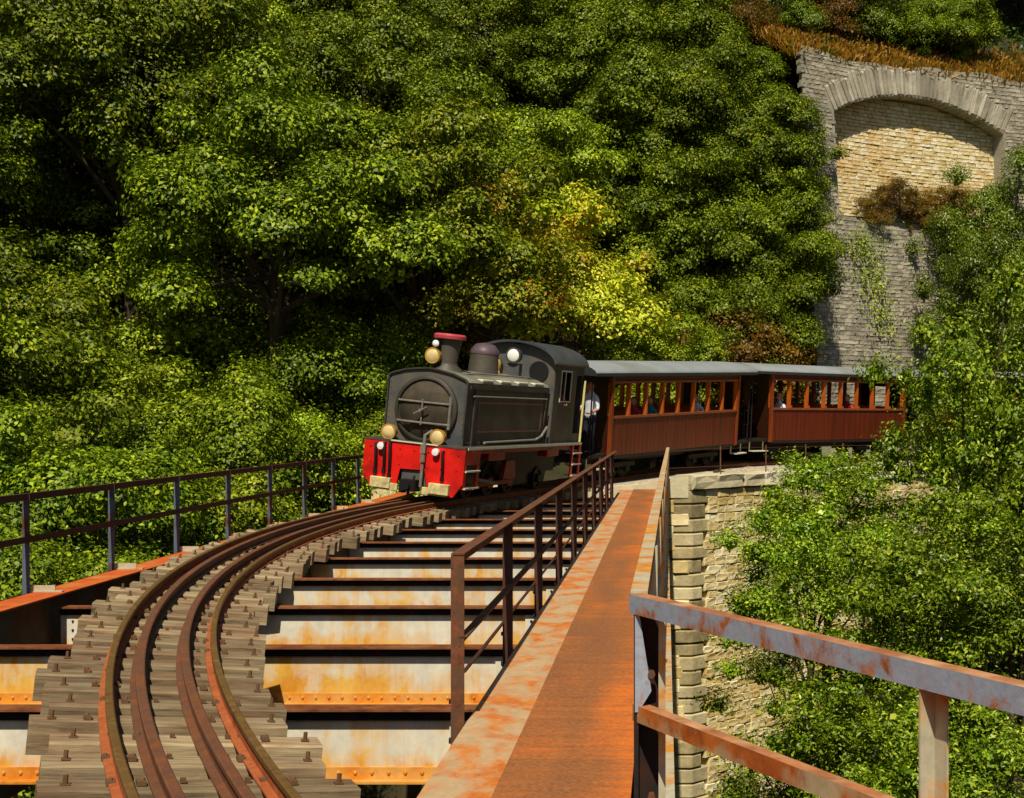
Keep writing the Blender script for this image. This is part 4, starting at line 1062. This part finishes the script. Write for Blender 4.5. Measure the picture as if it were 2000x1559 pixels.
def tree_proto(seed, h, cr, ch, nl, lr, mat, size, per_m2, trunk_r=.16, cl_n=9, cl_r=.26, aspect=.55, core=.58, kr=(.66, 1.0), rnd=.27):
    """h trunk height to crown centre, cr/ch crown radius/height half axes, nl lobes of radius lr"""
    rg = np.random.default_rng(seed); r = random.Random(seed); lobes = [((0, 0, h), (cr*core, cr*core, ch*core))]
    ph = [r.uniform(0, 6.28) for _ in range(4)]
    for i in range(nl):
        zz = r.uniform(-.62, 1); a = r.uniform(0, 6.28); q = math.sqrt(1-zz*zz)
        wob = 1 + .13*math.sin(3*a+ph[0]+2*zz) + .1*math.sin(2*a+ph[1]) + .1*math.sin(5*zz+ph[2])
        k = r.uniform(*kr)*wob; L = lr*(r.uniform(.55, 1.0) if r.random() < .75 else r.uniform(1.1, 1.5))
        C = (cr*q*k*math.cos(a), cr*q*k*math.sin(a), h+ch*zz*k); lobes.append((C, (L, L, L*.86)))
    V = lobe_leaves(lobes, per_m2, size, cl_n, cl_r, aspect, rg, rnd=rnd)
    # inner leaves, larger, on the limbs
    Pn = np.concatenate([np.array(c) + rg.normal(size=(60, 3))*np.array(q)*.26 for c, q in lobes]); V2 = leaves(Pn, unit(rg.normal(size=Pn.shape)+np.array([0,0,.6])), size*1.6, .8, rg)
    crown = quads_mesh('crown', np.concatenate([V, V2]), mat)
    m = MB(); lean = (r.uniform(-.3, .3), r.uniform(-.3, .3))
    m.tube([(0, 0, -4.5), (0, 0, -.2), (lean[0]*.3, lean[1]*.3, h*.35), (lean[0], lean[1], h*.75), (0, 0, h+ch*.5)], [trunk_r*1.6, trunk_r*1.25, trunk_r, trunk_r*.7, trunk_r*.25], 8)
    for c, q in lobes[1:]:
        if q[0] > lr*.95:
            z0 = h*r.uniform(.4, .85); m.tube([(lean[0]*.8, lean[1]*.8, z0), (c[0]*.5, c[1]*.5, (z0+c[2])*.5+.1), (c[0], c[1], c[2])], [trunk_r*.45, trunk_r*.28, trunk_r*.1], 6)
    return crown, m.mesh('trunk', 'bark', True)
PR = {
 'oak':    [tree_proto(100+i, 4.6, 3.0, 2.9, 66, .64, 'leaf_oak', .1, 340, cl_n=11, cl_r=.12) for i in range(4)],
 'green':  [tree_proto(200+i, 4.2, 2.6, 2.8, 56, .6, 'leaf_green', .1, 340, cl_n=11, cl_r=.12) for i in range(3)],
 'pale':   [tree_proto(300, 3.0, 1.9, 2.3, 40, .5, 'leaf_pale', .1, 280, .1, 11, .14)],
 'autumn': [tree_proto(400, 2.4, 1.7, 1.8, 32, .48, 'leaf_autumn', .095, 240, .09, 11, .16)],
 'shrub':  [tree_proto(500+i, 4.0, 1.75, 2.3, 62, .36, 'leaf_shrub', .082, 380, .09, 9, .13, .42, .42, (.5, 1.08), .5) for i in range(3)],
 'shrubd': [tree_proto(520, 4.4, 2.2, 3.0, 60, .5, 'leaf_shrub_dark', .095, 330, .1, 10, .14, .45, .5, (.55, 1.04), .42)],
}
LAB = {'oak': ('dense dark green oak on the wooded slope behind the train', 'tree', 'dark oaks on the wooded slope'),
       'green': ('mid green bushy tree among darker oaks on the wooded slope', 'tree', 'mid green trees on the wooded slope')}
trng = random.Random(77)
def put(kind, x, y, z, sc=1.0, label=None, cat='tree', group=None, squash=1.0):
    crown, trunk = trng.choice(PR[kind])
    nm = {'oak': 'oak_tree', 'green': 'broadleaf_tree', 'pale': 'young_tree', 'autumn': 'brown_bush', 'shrub': 'leafy_tree', 'shrubd': 'leafy_tree'}[kind]
    e = empty(nm, mw=Matrix.Translation((x, y, z)) @ Matrix.Rotation(trng.uniform(0, 6.28), 4, 'Z') @ Matrix.Diagonal((sc, sc, sc*squash, 1)))
    link('crown', crown, e); link('trunk', trunk, e)
    if label is None: label, cat, group = LAB[kind]
    tag(e, label, cat, group); return e
# forest on the slope behind the train
pts = []; tries = 0
while tries < 30000 and len(pts) < 230:
    tries += 1
    y = trng.uniform(25, 100); x = trng.uniform(-1560, 950)/2750*y
    rho = math.hypot(x-CX, y-CY); th = math.degrees(math.atan2(y-CY, CX-x))
    if rho < 41.6 or (th < 24 and rho < 42.4): continue
    if th > 43 and rho < 47: continue
    z = gz(x, y); bot = 820 - 2750*(z+1-1.7)/y
    if bot < -60 or 820 - 2750*(z+8.5-1.7)/y > 1250: continue
    dmin = 4.1 if y < 60 else 4.6
    if all((x-a)**2+(y-b)**2 > dmin*dmin for a, b in pts): pts.append((x, y))
for x, y in pts:
    kind = 'oak' if trng.random() < .6 else 'green'
    z = gz(x, y); px = 1300+2750*x/y; py = 820-2750*(z+4.5-1.7)/y
    what = 'dense dark green oak' if kind == 'oak' else 'mid green bushy tree'
    where = ('in the ravine just beyond the outer railing' if py > 800 else 'rising behind the locomotive' if py > 480 and px > 650 else 'on the lower slope beyond the outer railing' if py > 480 else
             'above the arched wall and its dry grass' if px > 1560 else 'high on the slope above the coaches' if px > 1050 else 'high on the slope above the locomotive chimney' if px > 600 else 'high on the slope above the outer railing')
    put(kind, x, y, z, trng.uniform(.95, 1.45), what+' '+where, 'tree', what+'s '+where)
# crowns in the ravine close behind the outer railing
for x, y, zc, sc, k in ((-9.6, 23, -2.9, .9, 'oak'), (-11.8, 26.5, -1.6, 1.05, 'oak'), (-9.6, 29.5, -1.9, .95, 'green'), (-14.0, 30, -.9, 1.1, 'oak'), (-10.8, 33.5, -.6, 1.05, 'oak'), (-8.3, 35, -.7, .85, 'green'),
                        (-13.8, 36, .6, 1.1, 'green'), (-17.2, 34, .3, 1.15, 'oak'), (-9.2, 19.5, -3.8, .85, 'oak'), (-6.9, 38.2, .1, .75, 'oak'),
                        (-13.4, 41.5, 2.8, 1.4, 'green'), (-9.9, 39.5, 1.0, 1.1, 'oak'), (-17.8, 40, 2.4, 1.35, 'oak'), (-8.0, 41.6, 2.2, .85, 'green'), (-9.3, 42.5, 3.6, 1.1, 'green'), (-10.8, 46, 5.2, 1.2, 'oak'), (-8.0, 46.5, 5.0, 1.1, 'oak')):
    what = 'dense dark green oak' if k == 'oak' else 'mid green bushy tree'
    where = 'in the ravine just beyond the outer railing' if y < 38 else 'on the lower slope beyond the outer railing' if x < -12 else 'rising behind the locomotive'
    put(k, x, y, zc-(4.6 if k == 'oak' else 4.2)*sc, sc, what+' '+where, 'tree', what+'s '+where)
# shrubs on top of the arched wall
for th, rho, k, sc in ((52.5, 43.2, 'autumn', .8), (55.5, 44.2, 'shrubd', .8), (58.5, 43.8, 'autumn', .9), (60.5, 45.2, 'shrubd', 1.0), (62.6, 44.2, 'shrubd', .9), (64.5, 43.0, 'oak', .7), (66.5, 43.6, 'oak', .8)):
    p = polar(rho, R(th), 0); kk = {'autumn': 'dry olive brown bush', 'shrubd': 'green upright bush', 'oak': 'dark low oak'}[k]
    put(k, p.x, p.y, gz(p.x, p.y)-(1.2 if k == 'autumn' else 2.4), sc, kk+' in the dry grass above the arched wall', 'bush' if 'bush' in kk else 'tree', kk+' above the arched wall')
# trees hugging the left end of the arched wall
for th, rho, z, sc in ((44.5, 39.4, .6, .95), (46.6, 39.0, 1.2, 1.0), (45.5, 41.5, 4.0, 1.1), (47.6, 40.2, 5.0, 1.0), (47.2, 43.5, 8.0, 1.1), (48.8, 41.6, 8.6, 1.0), (48.6, 45.5, 12.0, 1.1), (46, 46.5, 11, 1.1), (49.4, 43.0, 11.0, .9), (49.8, 40.6, 8.4, .85), (50.0, 39.4, 4.6, .8), (50.3, 42.4, 11.2, .75)):
    p = polar(rho, R(th), 0); put('oak', p.x, p.y, z-1.0, sc, 'dark oak pressed against the left end of the arched wall', 'tree', 'oaks beside the arched wall')
# lighter and browner bushes just behind the loco and coaches
for x, y, k, sc, lab in ((-5.2, 41.4, 'pale', 1.25, 'yellow-green young tree rising behind the locomotive cab'),
                         (-3.0, 43.2, 'pale', 1.35, 'yellow-green young tree with orange tips above the coach roof'),
                         (-.4, 44.4, 'green', .72, 'small bright green bush over the first coach roof'),
                         (2.2, 46.2, 'autumn', 1.15, 'rust brown bush above the gap between the coaches'),
                         (3.6, 47.6, 'autumn', 1.0, 'olive brown bush beside the foot of the arched wall')):
    put(k, x, y, max(gz(x, y), -1.5)+(.9 if k == 'pale' else 0), sc, lab, 'bush' if 'bush' in lab else 'tree')
# trees on the near right bank, below the walkway; z is the height of the crown's centre
near = [('shrub', 5.75, 27.0, .8, 1.05, 1.2, 'tall light green tree rising in front of the second coach'),
        ('shrub', 7.4, 28.5, 1.6, 1.15, 1.2, 'tall leafy tree hiding the end of the train'),
        ('shrub', 3.2, 28.0, -.5, .95, .75, 'round leafy bush touching the pale coping'),
        ('shrub', 5.4, 25.5, -1.3, 1.0, .8, 'bright green bush below the tall light green tree'),
        ('shrub', 2.35, 24.0, -1.4, .85, .9, 'leafy bush overhanging the face of the stone abutment'),
        ('shrub', 3.6, 21.5, -1.9, .95, .85, 'spreading leafy bush behind the slanting top rail of the refuge'),
        ('shrub', 5.3, 21.0, -1.4, .95, .9, 'tall leafy bush behind the refuge railing post'),
        ('shrub', 2.4, 19.5, -3.3, .85, .85, 'leafy bush low down beside the abutment foot'),
        ('shrub', 3.7, 18.0, -3.6, .85, .85, 'low leafy bush seen under the refuge middle rail'),
        ('shrubd', 2.5, 22.5, -4.4, .7, 1.0, 'darker bush in the shade beside the abutment'),
        ('shrubd', 6.3, 24.0, -3.0, .9, .9, 'dark bush deep between the brighter bank bushes')]
for k, x, y, zc, sc, sq, lab in near: put(k, x, y, zc - (4.0 if k == 'shrub' else 4.4)*sc*sq, sc, lab, 'bush' if 'bush' in lab else 'tree', None, sq)
for x, y, zc, sc in ((9.4, 31.0, .6, 1.1), (8.2, 24.5, -.4, 1.05), (11.2, 34.5, 1.2, 1.2), (10.2, 27.5, .2, 1.1), (13.0, 31.5, .8, 1.2)):
    put('shrub', x, y, zc-4.0*sc, sc, 'leafy tree on the bank well to the right of the refuge', 'tree', 'leafy trees along the right bank')
for th, rho, zc, sc, sq, lab in ((61.0, 37.2, 6.2, .85, 1.2, 'upright dark tree standing before the blind arch'), (63.9, 37.3, 8.0, .95, 1.25, 'dark pointed tree before the right jamb of the blind arch'),
                             (66.6, 36.9, 6.2, 1.15, 1.3, 'dark bushy tree covering the right end of the arched wall'), (63.8, 32.0, 3.0, .95, 1.1, 'dark tree on the bank in front of the last coach')):
    p = polar(rho, R(th), 0); put('shrubd', p.x, p.y, zc-4.4*sc*sq, sc, lab, 'tree', None, sq)

# undergrowth on the forest floor
def ground_leaves(n, xr, yr, cond, mat, name, size, lift, label):
    P = []
    for _ in range(n):
        y = trng.uniform(*yr); x = trng.uniform(xr[0], xr[1])*y/2750
        if cond(x, y): P.append((x, y, gz(x, y)+abs(trng.gauss(0, lift))))
    P = np.array(P); N = unit(rng.normal(size=P.shape)*.5 + np.array([0, -.3, .8]))
    o = link(name, quads_mesh(name, leaves(P, N, size, .6), mat)); tag(o, label, 'undergrowth', None, 'stuff')
def fc(x, y):
    rho = math.hypot(x-CX, y-CY); th = math.degrees(math.atan2(y-CY, CX-x)); return rho > 39.5 and not (49 < th < 75 and rho < 41)
ground_leaves(90000, (-1500, 850), (24, 95), fc, 'leaf_ground', 'undergrowth', .2, .3, 'dark green undergrowth covering the slope between the trees')
ground_leaves(30000, (-700, 1500), (12, 38), lambda x, y: (1.2 < x < 16 or y < 33) and math.hypot(x-CX, y-CY) < 33, 'leaf_ground', 'bank_undergrowth', .2, .25, 'dark undergrowth on the bank below the refuge')
# dry grass along the top of the arched wall
P = []
for _ in range(42000):
    th = R(trng.uniform(51.9, 73)); rho = 39.85 + abs(trng.gauss(0, 1.9)); p = polar(rho, th, 0)
    P.append((p.x, p.y, WT-.35 + .55*max(0, rho-40) + trng.uniform(-.1, .15)))
P = np.array(P); n = len(P); D = unit(rng.normal(size=(n, 3))*.45 + np.array([0, 0, 1])); hgt = rng.uniform(.15, .55, n)[:, None]
Sd = unit(np.cross(D, rng.normal(size=(n, 3)))); wd = .018
V = np.stack([P-Sd*wd, P+Sd*wd, P+D*hgt+Sd*.006+np.array([.05, 0, -.02]), P+D*hgt-Sd*.006], 1)
tag(link('dry_grass', quads_mesh('dry_grass', V, 'grass_dry')), 'orange dry grass along the top of the arched wall', 'grass', None, 'stuff')
# bush growing out of the blind arch
put('autumn', *polar(39.6, R(59.0), 8.9), .5, 'round dry brown bush rooted mid way along the blind arch sill', 'bush')
for th, sc, k in ((57.0, .42, 'autumn'), (61.2, .5, 'autumn'), (62.6, .55, 'autumn'), (60.0, .36, 'autumn')):
    put(k, *polar(39.5, R(th), 8.9-.3), sc, 'small straggly brown bush at the foot of the blind arch', 'bush', 'small bushes on the blind arch sill')
# creeper hanging over the face of the arched wall
P = []; N = []
for c_rel, c_z, sx_, sz_, k in ((-2.9, 7.0, .5, .7, 520), (-3.3, 8.2, .5, .45, 380), (-2.5, 5.6, .4, .5, 260), (1.4, 8.6, 1.3, .4, 500)):
    for _ in range(k):
        rel, z = trng.gauss(c_rel, sx_), trng.gauss(c_z, sz_); a_ = R(60.4) + rel/39.5
        p = polar(38.6+.075*z-.12-abs(trng.gauss(0, .14)), a_, z); P.append(p[:]); N.append((math.cos(a_), -math.sin(a_), .5))
P, N = np.array(P), unit(np.array(N) + rng.normal(size=(len(N), 3))*.5)
tag(link('creeper', quads_mesh('creeper', leaves(P, N, .1, .6), 'leaf_green')), 'pale yellow-green creeper hanging on the face of the arched wall', 'creeper', None, 'stuff')
